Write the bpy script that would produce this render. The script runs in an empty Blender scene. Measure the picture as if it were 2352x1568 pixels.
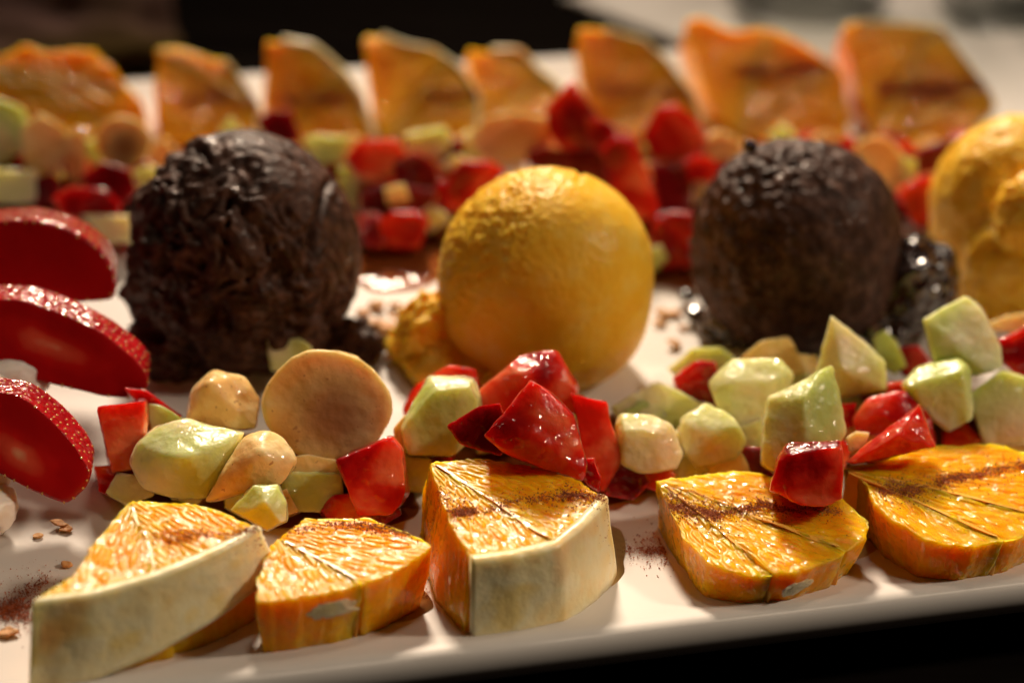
import bpy, bmesh, math, random
import numpy as np
from mathutils import Vector, Matrix
from mathutils.bvhtree import BVHTree

random.seed(7); np.random.seed(7)
S = bpy.context.scene
C = S.collection
CM = 0.01

# ------------------------------------------------------------------ camera
# numbers below are centimetres; pixels are those of a 2352 x 1568 copy of the photograph
PW, PH = 2352.0, 1568.0
HFOV = math.radians(26.0)
FPX = PW / 2 / math.tan(HFOV / 2)
PITCH = math.radians(28.0)
ROLL = 0.05
CAM = np.array([0.0, -46.3, 25.9])
_fw = np.array([0, math.cos(PITCH), -math.sin(PITCH)])
_up = np.array([0, math.sin(PITCH), math.cos(PITCH)])
_x = np.array([1.0, 0, 0])
RX = _x * math.cos(ROLL) + _up * math.sin(ROLL)
RU = -_x * math.sin(ROLL) + _up * math.cos(ROLL)
RF = _fw

def ray(u, v):                       # direction with unit depth along the axis
    return RF + RX * ((u - PW / 2) / FPX) - RU * ((v - PH / 2) / FPX)
def at_z(u, v, z):
    d = ray(u, v); return CAM + d * ((z - CAM[2]) / d[2])
def at_depth(u, v, dep):
    return CAM + ray(u, v) * dep
def depth_of(p):
    return float(np.dot(np.asarray(p) - CAM, RF))
def on_plane(u, v, p0, n):
    d = ray(u, v); return CAM + d * (np.dot(p0 - CAM, n) / np.dot(d, n))

cam = bpy.data.cameras.new('camera'); camo = bpy.data.objects.new('camera', cam); C.objects.link(camo)
m = Matrix.Identity(4)
for i in range(3):
    m[i][0], m[i][1], m[i][2], m[i][3] = RX[i], RU[i], -RF[i], CAM[i] * CM
camo.matrix_world = m
cam.sensor_fit = 'HORIZONTAL'; cam.angle = HFOV
cam.clip_start = 0.01; cam.clip_end = 50
cam.dof.use_dof = True
cam.dof.focus_distance = depth_of(at_z(1200, 1080, 2.0)) * CM
cam.dof.aperture_fstop = 6.8
cam.dof.aperture_blades = 0
S.camera = camo

# ------------------------------------------------------------------ light
W = bpy.data.worlds.new('World'); S.world = W; W.use_nodes = True
W.node_tree.nodes['Background'].inputs[0].default_value = (0.9, 0.62, 0.42, 1)
W.node_tree.nodes['Background'].inputs[1].default_value = 0.008

def lamp(name, az, el, dist, energy, radius, col, aim=None, cone=60):
    l = bpy.data.lights.new(name, 'SPOT' if aim else 'POINT'); l.energy = energy; l.shadow_soft_size = radius; l.color = col
    o = bpy.data.objects.new(name, l); C.objects.link(o)
    a, e = math.radians(az), math.radians(el)
    o.location = (dist * math.cos(e) * math.cos(a), dist * math.cos(e) * math.sin(a), dist * math.sin(e))
    if aim:
        l.spot_size = math.radians(cone); l.spot_blend = 1.0
        o.rotation_euler = (Vector(aim) - o.location).to_track_quat('-Z', 'Y').to_euler()
    return o
lamp('lamp_behind', 97, 37, 1.5, 158, 0.12, (1.0, 0.80, 0.60), (0.07, -0.17, 0.0), 34)
lamp('lamp_right', -2, 42, 1.5, 44, 0.10, (1.0, 0.80, 0.60), (0.05, -0.21, 0.0), 31)
lamp('lamp_left', 148, 40, 1.7, 4, 0.10, (1.0, 0.78, 0.56))
lamp('lamp_overhead', 75, 78, 1.2, 6.5, 0.085, (1.0, 0.80, 0.60), (0.05, -0.14, 0.0), 40)
lamp('added_fill_far_right', 58, 50, 1.6, 26, 0.10, (1.0, 0.82, 0.64), (0.26, 0.30, 0.0), 26)  # added fill to brighten the cloth and back right, no such source seen

S.view_settings.view_transform = 'Standard'; S.view_settings.look = 'None'
S.view_settings.exposure = 0.0; S.view_settings.gamma = 1.0
S.render.engine = 'CYCLES'
S.cycles.use_denoising = True
try: S.cycles.denoiser = 'OPENIMAGEDENOISE'
except Exception: pass
S.cycles.max_bounces = 10; S.cycles.sample_clamp_indirect = 4.0
S.cycles.caustics_reflective = False; S.cycles.caustics_refractive = False

# ------------------------------------------------------------------ noise
def _hash(ix, iy, iz):
    h = (ix.astype(np.int64) * 374761393 + iy.astype(np.int64) * 668265263 + iz.astype(np.int64) * 2147483647) & 0xffffffff
    h = ((h ^ (h >> 13)) * 1274126177) & 0xffffffff
    h = h ^ (h >> 16)
    return (h & 0xffff) / 32767.5 - 1.0
def vnoise(p):
    i = np.floor(p); f = p - i; w = f * f * (3 - 2 * f)
    r = 0
    for dx in (0, 1):
        for dy in (0, 1):
            for dz in (0, 1):
                k = (w[:, 0] if dx else 1 - w[:, 0]) * (w[:, 1] if dy else 1 - w[:, 1]) * (w[:, 2] if dz else 1 - w[:, 2])
                r = r + k * _hash(i[:, 0] + dx, i[:, 1] + dy, i[:, 2] + dz)
    return r
def fbm(p, octv=3, gain=0.5):
    a, s, r = 1.0, 1.0, 0
    for k in range(octv):
        r = r + a * vnoise(p * s + 17.3 * k); a *= gain; s *= 2.03
    return r

def worley(p):
    i = np.floor(p); f1 = np.full(len(p), 9.0); f2 = f1.copy(); tone = np.zeros(len(p))
    for dx in (-1, 0, 1):
        for dy in (-1, 0, 1):
            for dz in (-1, 0, 1):
                c = i + (dx, dy, dz); h = [.5 + .42 * _hash(c[:, 0] + 11 * q, c[:, 1] + 5 * q, c[:, 2] + 7 * q) for q in range(3)]
                d = np.sqrt(((c + np.stack(h, 1) - p) ** 2).sum(1)); t = _hash(c[:, 0] + 91, c[:, 1] + 37, c[:, 2] + 53)
                near = d < f1; f2 = np.where(near, f1, np.minimum(f2, d)); tone = np.where(near, t, tone); f1 = np.where(near, d, f1)
    return f1, f2, tone

# ------------------------------------------------------------------ object helpers
def mesh_obj(name, V, F, mats, parent=None, origin=None, smooth=True, attrs=None, mat_idx=None):
    V = np.asarray(V, float)
    if origin is None:
        origin = np.array([V[:, 0].mean(), V[:, 1].mean(), V[:, 2].min()])
    me = bpy.data.meshes.new(name)
    me.from_pydata(((V - origin) * CM).tolist(), [], [list(map(int, f)) for f in F])
    if not isinstance(mats, (list, tuple)): mats = [mats]
    for mt in mats: me.materials.append(mt)
    if mat_idx is not None: me.polygons.foreach_set('material_index', np.asarray(mat_idx, dtype=np.int32))
    if smooth: me.polygons.foreach_set('use_smooth', np.ones(len(me.polygons), dtype=bool))
    for k, a in (attrs or {}).items():
        a = np.asarray(a, dtype=np.float32)
        if a.ndim == 1:
            at = me.attributes.new(k, 'FLOAT', 'POINT'); at.data.foreach_set('value', a)
        else:
            at = me.attributes.new(k, 'FLOAT_VECTOR', 'POINT'); at.data.foreach_set('vector', a.ravel())
    me.update()
    o = bpy.data.objects.new(name, me); C.objects.link(o)
    o.location = Vector(origin * CM)
    if parent is not None:
        o.parent = parent; o.location = Vector(origin * CM) - parent.location
    return o
def tag(o, label, cat, group=None, kind=None):
    if label: o['label'] = label
    if cat: o['category'] = cat
    if group: o['group'] = group
    if kind: o['kind'] = kind
    return o
def empty(name, p):
    o = bpy.data.objects.new(name, None); C.objects.link(o); o.location = Vector(np.asarray(p) * CM)
    o.empty_display_size = 0.01
    return o
_ico = {}
def ico(n):
    if n not in _ico:
        bm = bmesh.new(); bmesh.ops.create_icosphere(bm, subdivisions=n, radius=1)
        bm.verts.ensure_lookup_table()
        _ico[n] = (np.array([v.co[:] for v in bm.verts]), [[v.index for v in f.verts] for f in bm.faces]); bm.free()
    return _ico[n]
def normals_of(V, F):
    F = np.asarray(F); n = np.cross(V[F[:, 1]] - V[F[:, 0]], V[F[:, 2]] - V[F[:, 0]])
    N = np.zeros_like(V)
    for k in range(3): np.add.at(N, F[:, k], n)
    return N / (np.linalg.norm(N, axis=1, keepdims=True) + 1e-12)
def sstep(a, b, x):
    t = np.clip((x - a) / (b - a), 0, 1); return t * t * (3 - 2 * t)

# ------------------------------------------------------------------ materials
class NT:
    def __init__(s, name):
        s.m = bpy.data.materials.new(name); s.m.use_nodes = True; s.t = s.m.node_tree; s.n = s.t.nodes
        s.b = s.n['Principled BSDF']
    def new(s, t, **k):
        x = s.n.new(t)
        for a, v in k.items(): setattr(x, a, v)
        return x
    def link(s, a, b): s.t.links.new(a, b)
    def val(s, k, v): s.b.inputs[k].default_value = v
    def coord(s, scale, off=True):
        tc = s.new('ShaderNodeTexCoord'); mp = s.new('ShaderNodeMapping')
        mp.inputs['Scale'].default_value = scale if isinstance(scale, tuple) else (scale,) * 3
        s.link(tc.outputs['Object'], mp.inputs['Vector'])
        if off:
            oi = s.new('ShaderNodeObjectInfo'); mu = s.new('ShaderNodeMath', operation='MULTIPLY'); mu.inputs[1].default_value = 37.0
            s.link(oi.outputs['Random'], mu.inputs[0]); s.link(mu.outputs[0], mp.inputs['Location'])
        return mp.outputs[0]
    def noise(s, vec, scale=1.0, detail=3.0, rough=0.5, dist=0.0):
        x = s.new('ShaderNodeTexNoise'); x.inputs['Scale'].default_value = scale; x.inputs['Detail'].default_value = detail
        x.inputs['Roughness'].default_value = rough; x.inputs['Distortion'].default_value = dist
        s.link(vec, x.inputs['Vector']); return x.outputs['Fac']
    def voro(s, vec, scale=1.0, feature='F1', out='Distance'):
        x = s.new('ShaderNodeTexVoronoi', feature=feature); x.inputs['Scale'].default_value = scale
        s.link(vec, x.inputs['Vector']); return x.outputs[out]
    def ramp(s, fac, stops):
        x = s.new('ShaderNodeValToRGB'); e = x.color_ramp.elements
        while len(e) < len(stops): e.new(0.5)
        for el, (p, c) in zip(e, stops): el.position = p; el.color = (*c, 1)
        s.link(fac, x.inputs[0]); return x.outputs[0]
    def mix(s, fac, a, b, blend='MIX'):
        x = s.new('ShaderNodeMix', data_type='RGBA', blend_type=blend)
        for sock, v in ((x.inputs[0], fac), (x.inputs[6], a), (x.inputs[7], b)):
            if hasattr(v, 'is_linked'): s.link(v, sock)
            elif isinstance(v, tuple): sock.default_value = (*v, 1)
            else: sock.default_value = v
        return x.outputs[2]
    def math(s, op, a, b=0.0, clamp=False):
        x = s.new('ShaderNodeMath', operation=op, use_clamp=clamp)
        for sock, v in ((x.inputs[0], a), (x.inputs[1], b)):
            if hasattr(v, 'is_linked'): s.link(v, sock)
            else: sock.default_value = v
        return x.outputs[0]
    def attr(s, name, out='Fac'):
        x = s.new('ShaderNodeAttribute', attribute_name=name); return x.outputs[out]
    def bump(s, h, strength=0.5, dist=0.001, base=None):
        x = s.new('ShaderNodeBump'); x.inputs['Strength'].default_value = strength; x.inputs['Distance'].default_value = dist
        s.link(h, x.inputs['Height'])
        if base: s.link(base, x.inputs['Normal'])
        return x.outputs[0]
    def sss(s, w, rad, scale=0.01):
        s.val('Subsurface Weight', w); s.val('Subsurface Radius', rad); s.val('Subsurface Scale', scale)
    def color(s, c):
        s.link(c, s.b.inputs['Base Color']) if hasattr(c, 'is_linked') else s.val('Base Color', (*c, 1))
    def normal(s, nrm): s.link(nrm, s.b.inputs['Normal'])
    def wet(s, h, coat=1.0, rough=0.06, strength=0.6, dist=0.0005, bead=None, cut=.58):
        s.val('Specular IOR Level', 0.15)
        if bead is not None:
            mr = s.new('ShaderNodeMapRange'); s.link(bead, mr.inputs[0]); mr.inputs[1].default_value = cut; mr.inputs[2].default_value = cut + .04; mr.inputs[4].default_value = coat
            s.link(mr.outputs[0], s.b.inputs['Coat Weight'])
        else: s.val('Coat Weight', coat)
        s.val('Coat Roughness', rough); s.val('Coat IOR', 1.36)
        s.link(s.bump(h, strength, dist), s.b.inputs['Coat Normal'])

def mat_porcelain():
    t = NT('porcelain'); v = t.coord(60, False)
    t.color(t.ramp(t.noise(v, 0.4, 4), [(0.3, (0.64, 0.61, 0.575)), (0.7, (0.70, 0.675, 0.64))]))
    t.val('Roughness', 0.5); t.val('Specular IOR Level', 0.2)
    t.normal(t.bump(t.noise(v, 3.0, 2), 0.05, 0.0004)); return t.m
def mat_table():
    t = NT('dark_table'); v = t.coord((6, 90, 30), False)
    t.color(t.ramp(t.noise(v, 1.0, 6), [(0.3, (0.003, 0.0024, 0.002)), (0.7, (0.008, 0.006, 0.005))]))
    t.val('Roughness', 0.6); t.val('Specular IOR Level', 0.0); t.normal(t.bump(t.noise(v, 2.0, 5), 0.2, 0.001)); return t.m
def mat_cloth():
    t = NT('white_cloth'); v = t.coord(1, False)
    w = t.new('ShaderNodeTexWave'); w.inputs['Scale'].default_value = 420; w.inputs['Distortion'].default_value = 1; t.link(v, w.inputs['Vector'])
    t.color(t.ramp(t.noise(v, 12, 4), [(0.3, (0.62, 0.58, 0.54)), (0.7, (0.75, 0.72, 0.68))]))
    t.val('Roughness', 0.9); t.normal(t.bump(w.outputs[1], 0.3, 0.0004)); return t.m
def mat_glass():
    t = NT('glass'); t.color((0.95, 0.98, 0.96)); t.val('Roughness', 0.02); t.val('Transmission Weight', 1.0); t.val('IOR', 1.5)
    v = t.coord(90, False); t.normal(t.bump(t.noise(v, 1, 2), 0.25, 0.002)); return t.m

def mat_pulp():
    t = NT('orange_pulp')
    a = t.attr('pulp', 'Vector')
    base = t.ramp(t.attr('tone'), [(0.0, (0.94, 0.34, 0.002)), (0.5, (0.96, 0.38, 0.003)), (1.0, (0.97, 0.43, 0.005))])
    edge = t.math('SUBTRACT', 1.0, t.math('MULTIPLY', t.attr('sac'), 4.5, True), True)
    col = t.mix(t.math('MULTIPLY', edge, 0.3), base, (0.97, 0.46, 0.02))
    big = t.noise(a, 1.1, 3)
    col = t.mix(t.math('MULTIPLY', t.math('SUBTRACT', big, 0.55), 4.0, True), col, (0.97, 0.46, 0.02))
    t.color(col); t.val('Roughness', 0.3)
    t.sss(0.9, (1.0, 0.62, 0.12), 0.009)
    g = t.attr('grain', 'Vector')
    t.normal(t.bump(t.noise(g, 9.0, 3), 0.35, 0.0006))
    t.wet(t.noise(g, 5.5, 0), 1.0, 0.03, 1.0, 0.0007, t.noise(g, 6.5, 0), .52); return t.m
def mat_pith():
    t = NT('orange_pith'); v = t.coord(100); n = t.noise(v, 0.9, 4)
    c = t.ramp(n, [(0.34, (0.96, 0.70, 0.30)), (0.44, (0.97, 0.79, 0.43)), (0.56, (0.97, 0.84, 0.53)), (0.68, (0.96, 0.74, 0.30))])
    p = t.noise(v, 0.45, 2)
    c = t.mix(t.math('MULTIPLY', t.math('SUBTRACT', p, 0.63), 8.0, True), c, (0.88, 0.46, 0.12))
    t.color(c); t.val('Roughness', 0.42); t.sss(0.5, (1.0, 0.85, 0.55), 0.003)
    t.normal(t.bump(t.noise(v, 5, 4), 0.35, 0.0008))
    t.val('Coat Weight', 0.25); t.val('Coat Roughness', 0.2); return t.m
def mat_membrane():
    t = NT('orange_membrane'); v = t.coord(100)
    t.color(t.ramp(t.noise(v, 2, 3), [(0.35, (0.97, 0.47, 0.05)), (0.65, (0.97, 0.56, 0.12))]))
    t.val('Roughness', 0.3); t.wet(t.noise(v, 6, 0), 0.5, 0.06, 0.5, 0.0008); return t.m
def mat_straw():
    t = NT('strawberry_flesh'); v = t.coord(100)
    n = t.noise(v, 0.55, 3, 0.5, 0.6)
    fl = t.ramp(n, [(0.37, (0.26, 0.002, 0.004)), (0.47, (0.46, 0.006, 0.005)), (0.57, (0.66, 0.030, 0.010)), (0.68, (0.80, 0.20, 0.08))])
    sk = t.ramp(t.noise(v, 1.4, 3), [(0.3, (0.12, 0.001, 0.004)), (0.7, (0.28, 0.004, 0.010))])
    t.color(t.mix(t.attr('skin'), fl, sk)); t.val('Roughness', 0.3)
    t.sss(0.8, (1.0, 0.16, 0.06), 0.009)
    dim = t.math('MULTIPLY', t.math('SUBTRACT', 1.0, t.math('MULTIPLY', t.voro(v, 4.2), 2.2, True)), t.attr('skin'))
    h = t.math('ADD', t.noise(v, 3.5, 3), t.math('MULTIPLY', dim, -0.8))
    t.normal(t.bump(h, 0.35, 0.0012))
    t.wet(t.math('ADD', t.math('MULTIPLY', dim, -.4), t.noise(v, 6.0, 0)), 1.0, 0.03, 1.0, 0.0008); return t.m
def mat_sslice():
    t = NT('strawberry_cut_face'); v = t.coord(100)
    c = t.attr('core')
    n = t.math('ADD', c, t.math('MULTIPLY', t.math('SUBTRACT', t.noise(v, 0.9, 3), 0.5), 0.55))
    t.color(t.ramp(n, [(0.12, (0.46, 0.004, 0.006)), (0.45, (0.58, 0.010, 0.008)), (0.75, (0.76, 0.10, 0.05)), (0.98, (0.84, 0.52, 0.30))]))
    t.val('Roughness', 0.38); t.sss(0.5, (1, .16, .08), 0.005)
    t.wet(t.noise(v, 3, 2), 0.6, 0.15, 0.3, 0.0008); return t.m
def mat_sskin():
    t = NT('strawberry_skin'); v = t.coord(100)
    t.color(t.ramp(t.noise(v, 1.2, 3), [(0.36, (0.30, 0.002, 0.007)), (0.64, (0.48, 0.008, 0.012))]))
    t.val('Roughness', 0.3); t.sss(0.35, (1, .14, .08), 0.004)
    h = t.math('ADD', t.math('MULTIPLY', t.voro(v, 5.5), 0.9), t.math('MULTIPLY', t.noise(v, 8, 3), 0.5))
    t.normal(t.bump(h, 0.5, 0.0010)); t.wet(t.math('ADD', t.noise(v, 6.0, 0), t.math('MULTIPLY', t.voro(v, 5.5), .5)), 1.0, 0.06, 1.0, 0.0005); return t.m
def mat_melon():
    t = NT('melon_flesh'); v = t.coord(100)
    n = t.noise(v, 0.45, 2, 0.5, 0.4)
    c = t.ramp(n, [(0.38, (0.52, 0.60, 0.18)), (0.49, (0.68, 0.71, 0.33)), (0.59, (0.80, 0.75, 0.44)), (0.70, (0.82, 0.63, 0.38))])
    t.color(c); t.val('Roughness', 0.3); t.sss(0.8, (0.9, 0.75, 0.3), 0.009)
    h = t.math('ADD', t.noise(v, 4.5, 2), t.math('MULTIPLY', t.voro(v, 6.0), 0.35))
    t.normal(t.bump(h, 0.3, 0.001)); t.wet(t.noise(v, 6.5, 0), 1.0, 0.03, 1.0, 0.0009, t.noise(v, 4.7, 0), .44); return t.m
def mat_banana():
    t = NT('banana_flesh'); v = t.coord(100)
    n = t.noise(v, 0.8, 4, 0.55, 0.5)
    c = t.ramp(n, [(0.36, (0.84, 0.50, 0.17)), (0.5, (0.90, 0.62, 0.26)), (0.64, (0.92, 0.70, 0.36))])
    core = t.attr('core')
    c = t.mix(t.math('MULTIPLY', core, 0.9), c, (0.34, 0.13, 0.05))
    fl = t.math('GREATER_THAN', t.noise(v, 9.0, 1), 0.72)
    c = t.mix(t.math('MULTIPLY', fl, 0.6), c, (0.30, 0.09, 0.03))
    t.color(c); t.val('Roughness', 0.4); t.sss(0.6, (1, .75, .45), 0.005)
    h = t.noise(v, 4.0, 3)
    t.normal(t.bump(h, 0.3, 0.001)); t.wet(t.noise(v, 6.0, 0), 1.0, 0.05, 1.0, 0.0004, t.noise(v, 4.3, 0), .5); return t.m
def mat_choc():
    t = NT('chocolate_ice_cream'); v = t.coord(100)
    n = t.noise(v, 3.0, 5, 0.6)
    t.color(t.ramp(n, [(0.35, (0.030, 0.012, 0.007)), (0.52, (0.070, 0.030, 0.019)), (0.66, (0.13, 0.064, 0.044))]))
    t.val('Roughness', 0.5)
    h = t.math('ADD', t.noise(v, 7.0, 6, 0.65), t.math('MULTIPLY', t.voro(v, 5.0), 0.4))
    t.normal(t.bump(h, 0.4, 0.0008)); t.wet(t.noise(v, 5.0, 2), 0.4, 0.15, 0.6, 0.0008, t.noise(v, 4.0, 2), .56); return t.m
def mat_mango():
    t = NT('mango_sorbet'); v = t.coord(100)
    n = t.noise(v, 1.6, 5, 0.6)
    t.color(t.ramp(n, [(0.35, (0.95, 0.50, 0.030)), (0.52, (0.97, 0.55, 0.050)), (0.68, (0.98, 0.62, 0.11))]))
    t.val('Roughness', 0.38); t.sss(0.6, (1, .7, .25), 0.004)
    h = t.math('ADD', t.noise(v, 6.0, 5, 0.6), t.math('MULTIPLY', t.voro(v, 4.0), 0.3))
    t.normal(t.bump(h, 0.15, 0.0005)); t.wet(t.noise(v, 9, 2), 0.6, 0.08, 0.6, 0.0008, t.noise(v, 11, 1), .62); return t.m
def mat_cream():
    t = NT('whipped_cream'); v = t.coord(100); t.color((0.86, 0.80, 0.72)); t.val('Roughness', 0.35); t.sss(0.6, (1, .8, .6), 0.004)
    t.normal(t.bump(t.noise(v, 3, 3), 0.25, 0.001)); return t.m
def mat_flake():
    t = NT('biscuit_crumb'); v = t.coord(100)
    t.color(t.ramp(t.noise(v, 3, 4), [(0.3, (0.50, 0.20, 0.05)), (0.7, (0.78, 0.46, 0.18))])); t.val('Roughness', 0.6)
    t.normal(t.bump(t.noise(v, 8, 4), 0.6, 0.001)); return t.m
def mat_cinnamon():
    t = NT('cinnamon'); v = t.coord(100, False)
    t.color(t.ramp(t.noise(v, 14, 2), [(0.35, (0.26, 0.060, 0.018)), (0.65, (0.54, 0.18, 0.066))])); t.val('Roughness', 0.85); return t.m
def mat_juice(name='juice', tint=(0.95, 0.76, 0.46), gloss=1.0, bscale=3.0):
    t = NT(name); t.n.remove(t.b)
    tr = t.new('ShaderNodeBsdfTransparent'); tr.inputs[0].default_value = (*tint, 1)
    gl = t.new('ShaderNodeBsdfGlossy'); gl.inputs['Roughness'].default_value = 0.07
    fr = t.new('ShaderNodeFresnel'); fr.inputs[0].default_value = 1.36
    mx = t.new('ShaderNodeMixShader'); v = t.coord(100, False); b = t.bump(t.noise(v, bscale, 1), 0.35, 0.0010)
    t.link(b, gl.inputs['Normal']); t.link(b, fr.inputs['Normal'])
    t.link(t.math('MULTIPLY', fr.outputs[0], gloss), mx.inputs[0]); t.link(tr.outputs[0], mx.inputs[1]); t.link(gl.outputs[0], mx.inputs[2])
    t.link(mx.outputs[0], t.n['Material Output'].inputs[0]); return t.m
def mat_seed():
    t = NT('strawberry_seed'); t.color((0.62, 0.34, 0.08)); t.val('Roughness', 0.25); t.val('Coat Weight', 0.6); return t.m
def mat_choc_melt():
    t = NT('melted_chocolate'); t.color((0.022, 0.009, 0.007)); t.val('Roughness', 0.12); t.val('Coat Weight', 1.0); t.val('Coat Roughness', 0.04)
    v = t.coord(100); t.normal(t.bump(t.noise(v, 2.0, 1), 0.12, 0.001)); return t.m

M = dict(porc=mat_porcelain(), table=mat_table(), cloth=mat_cloth(), glass=mat_juice('clear_glass', (0.96, 0.97, 0.96), 0.6, .6), pulp=mat_pulp(), pith=mat_pith(),
         memb=mat_membrane(), straw=mat_straw(), sslice=mat_sslice(), sskin=mat_sskin(), melon=mat_melon(), banana=mat_banana(),
         choc=mat_choc(), mango=mat_mango(), cream=mat_cream(), flake=mat_flake(), cinn=mat_cinnamon(), juice=mat_juice(),
         juice_shade=mat_juice('juice_shade_tint', (0.50, 0.26, 0.12), 0.03), seed=mat_seed(), melt=mat_choc_melt())  # the dark juice tint also paints shade on the platter

# ------------------------------------------------------------------ table, platter, cloth, glasses
TABLE_Z = -1.6
V = [(-150, -90, TABLE_Z), (150, -90, TABLE_Z), (150, 160, TABLE_Z), (-150, 160, TABLE_Z),
     (-150, -90, TABLE_Z - 4), (150, -90, TABLE_Z - 4), (150, 160, TABLE_Z - 4), (-150, 160, TABLE_Z - 4)]
tb = mesh_obj('tabletop', V, [(0, 1, 2, 3), (7, 6, 5, 4), (0, 4, 5, 1), (1, 5, 6, 2), (2, 6, 7, 3), (3, 7, 4, 0)], M['table'], smooth=False, origin=np.array([0, 0, TABLE_Z]))
tag(tb, 'near black tabletop under the white platter', 'table', kind='structure')

RIM = 0.42
fa, fb = at_z(1200, 1488, RIM), at_z(2150, 1371, RIM)
ba = at_z(1000, 131, RIM + .15)
ex = fb - fa; ex[2] = 0; ex /= np.linalg.norm(ex); ey = np.array([-ex[1], ex[0], 0])
f0 = np.dot((fa + fb) / 2, ey); b0 = np.dot(ba, ey)
PD = b0 - f0; PC = ex * 2.0 + ey * ((f0 + b0) / 2); PL = 74.0
print('platter depth cm', PD, 'yaw', math.degrees(math.atan2(ex[1], ex[0])))
def rrect(inset, n=28):
    hx, hy, r = PL / 2 - inset, PD / 2 - inset, max(0.3, 2.2 - inset)
    pts = []
    for cx, cy, a0 in ((hx - r, hy - r, 0), (-hx + r, hy - r, 90), (-hx + r, -hy + r, 180), (hx - r, -hy + r, 270)):
        for k in range(9):
            a = math.radians(a0 + 90 * k / 8); pts.append((cx + r * math.cos(a), cy + r * math.sin(a)))
    return pts
prof = [(4.2, -1.15), (3.9, -1.58), (3.5, -1.58), (3.2, -1.2), (1.0, -0.72), (0.25, -0.42), (0.03, -0.15), (0.0, 0.1), (0.05, 0.3), (0.16, 0.40), (0.34, RIM + .01), (0.6, 0.36), (1.3, 0.16), (2.2, 0.04), (3.4, 0.0), (6.0, 0.0)]
V, F = [], []
for ins, z in prof:
    for x, y in rrect(ins): V.append(PC + ex * x + ey * y + np.array([0, 0, z]))
nr = 36
for i in range(len(prof) - 1):
    for k in range(nr):
        a, b = i * nr + k, i * nr + (k + 1) % nr
        F.append((a, b, b + nr, a + nr))
F.append(tuple(range((len(prof) - 1) * nr, len(prof) * nr))); F.append(tuple(reversed(range(nr))))
plate = mesh_obj('serving_platter', V, F, M['porc'], origin=PC + np.array([0, 0, -1.58]))
tag(plate, 'long rectangular white porcelain platter carrying the fruit and ice cream', 'platter')

# folded white cloth lying behind the platter
ca, cb_, cc, cd = at_z(1290, -8, TABLE_Z + .2), at_z(1640, 128, TABLE_Z + .2), at_z(3000, 60, TABLE_Z + .2), at_z(2900, -300, TABLE_Z + .2)
ce = at_z(1200, -300, TABLE_Z + .2)
def sheet(corners, nx, ny, z0, amp, th):
    a, b, c, d = corners; V = []
    for j in range(ny):
        for i in range(nx):
            s, t = i / (nx - 1), j / (ny - 1)
            V.append((a * (1 - s) + b * s) * (1 - t) + (d * (1 - s) + c * s) * t)
    V = np.array(V); w = fbm(V * np.array([.22, .35, 1]), 3) * amp
    top = V.copy(); top[:, 2] = z0 + th + np.abs(w); bot = V.copy(); bot[:, 2] = z0
    F = []
    n = nx * ny
    for j in range(ny - 1):
        for i in range(nx - 1):
            q = j * nx + i; F.append((q, q + 1, q + nx + 1, q + nx)); F.append((n + q, n + q + nx, n + q + nx + 1, n + q + 1))
    br = [i for i in range(nx)] + [j * nx + nx - 1 for j in range(1, ny)] + [(ny - 1) * nx + i for i in range(nx - 2, -1, -1)] + [j * nx for j in range(ny - 2, 0, -1)]
    for k in range(len(br)):
        p, q = br[k], br[(k + 1) % len(br)]; F.append((q, p, n + p, n + q))
    return np.vstack([top, bot]), F
V, F = sheet((cb_, cc, cd, ca), 70, 50, TABLE_Z + .02, 0.15, 0.15)
tag(mesh_obj('white_napkin', V, F, M['cloth']), 'rumpled white cloth on the dark table behind the platter', 'napkin')

bq = [at_z(-200, 170, TABLE_Z + .2), at_z(430, 150, TABLE_Z + .2), at_z(280, -250, TABLE_Z + .2), at_z(-300, -250, TABLE_Z + .2)]
V, F = sheet(bq, 50, 40, TABLE_Z + .02, 1.3, 0.3)
def mat_brown():
    t = NT('brown_cloth'); v = t.coord(20, False)
    t.color(t.ramp(t.noise(v, .5, 3), [(0.35, (0.035, 0.018, 0.012)), (0.5, (0.055, 0.036, 0.012)), (0.65, (0.12, 0.07, 0.06))])); t.val('Roughness', .95); t.val('Specular IOR Level', 0.0); return t.m
tag(mesh_obj('brown_cloth', V, F, mat_brown()), 'dim brown crumpled cloth on the dark table behind the notched orange piece', 'cloth')

def glass(u, v, r, h, label):
    p = at_z(u, v, TABLE_Z + .45); prof = [(0, 0.0), (r * .82, 0.0), (r * .88, .12), (r * .92, 1.0), (r, h), (r - .18, h), (r * .92 - .22, .9), (r * .7, .5), (0, .4)]
    n = 40; V = []; F = []
    for rr, z in prof:
        for k in range(n):
            a = 2 * math.pi * k / n; f = 1 + (.012 * math.cos(10 * a) if 0 < z < h * .9 else 0)
            V.append(p + np.array([rr * f * math.cos(a), rr * f * math.sin(a), z]))
    for i in range(len(prof) - 1):
        for k in range(n):
            a, b = i * n + k, i * n + (k + 1) % n; F.append((a, b, b + n, a + n))
    tag(mesh_obj('drinking_glass', V, F, M['glass'], origin=p), label, 'glass')
glass(1850, 2, 3.4, 9, 'clear drinking glass on the white cloth, behind two orange pieces')
glass(2330, 34, 3.2, 9, 'clear drinking glass on the white cloth past the end of the orange row')

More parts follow.
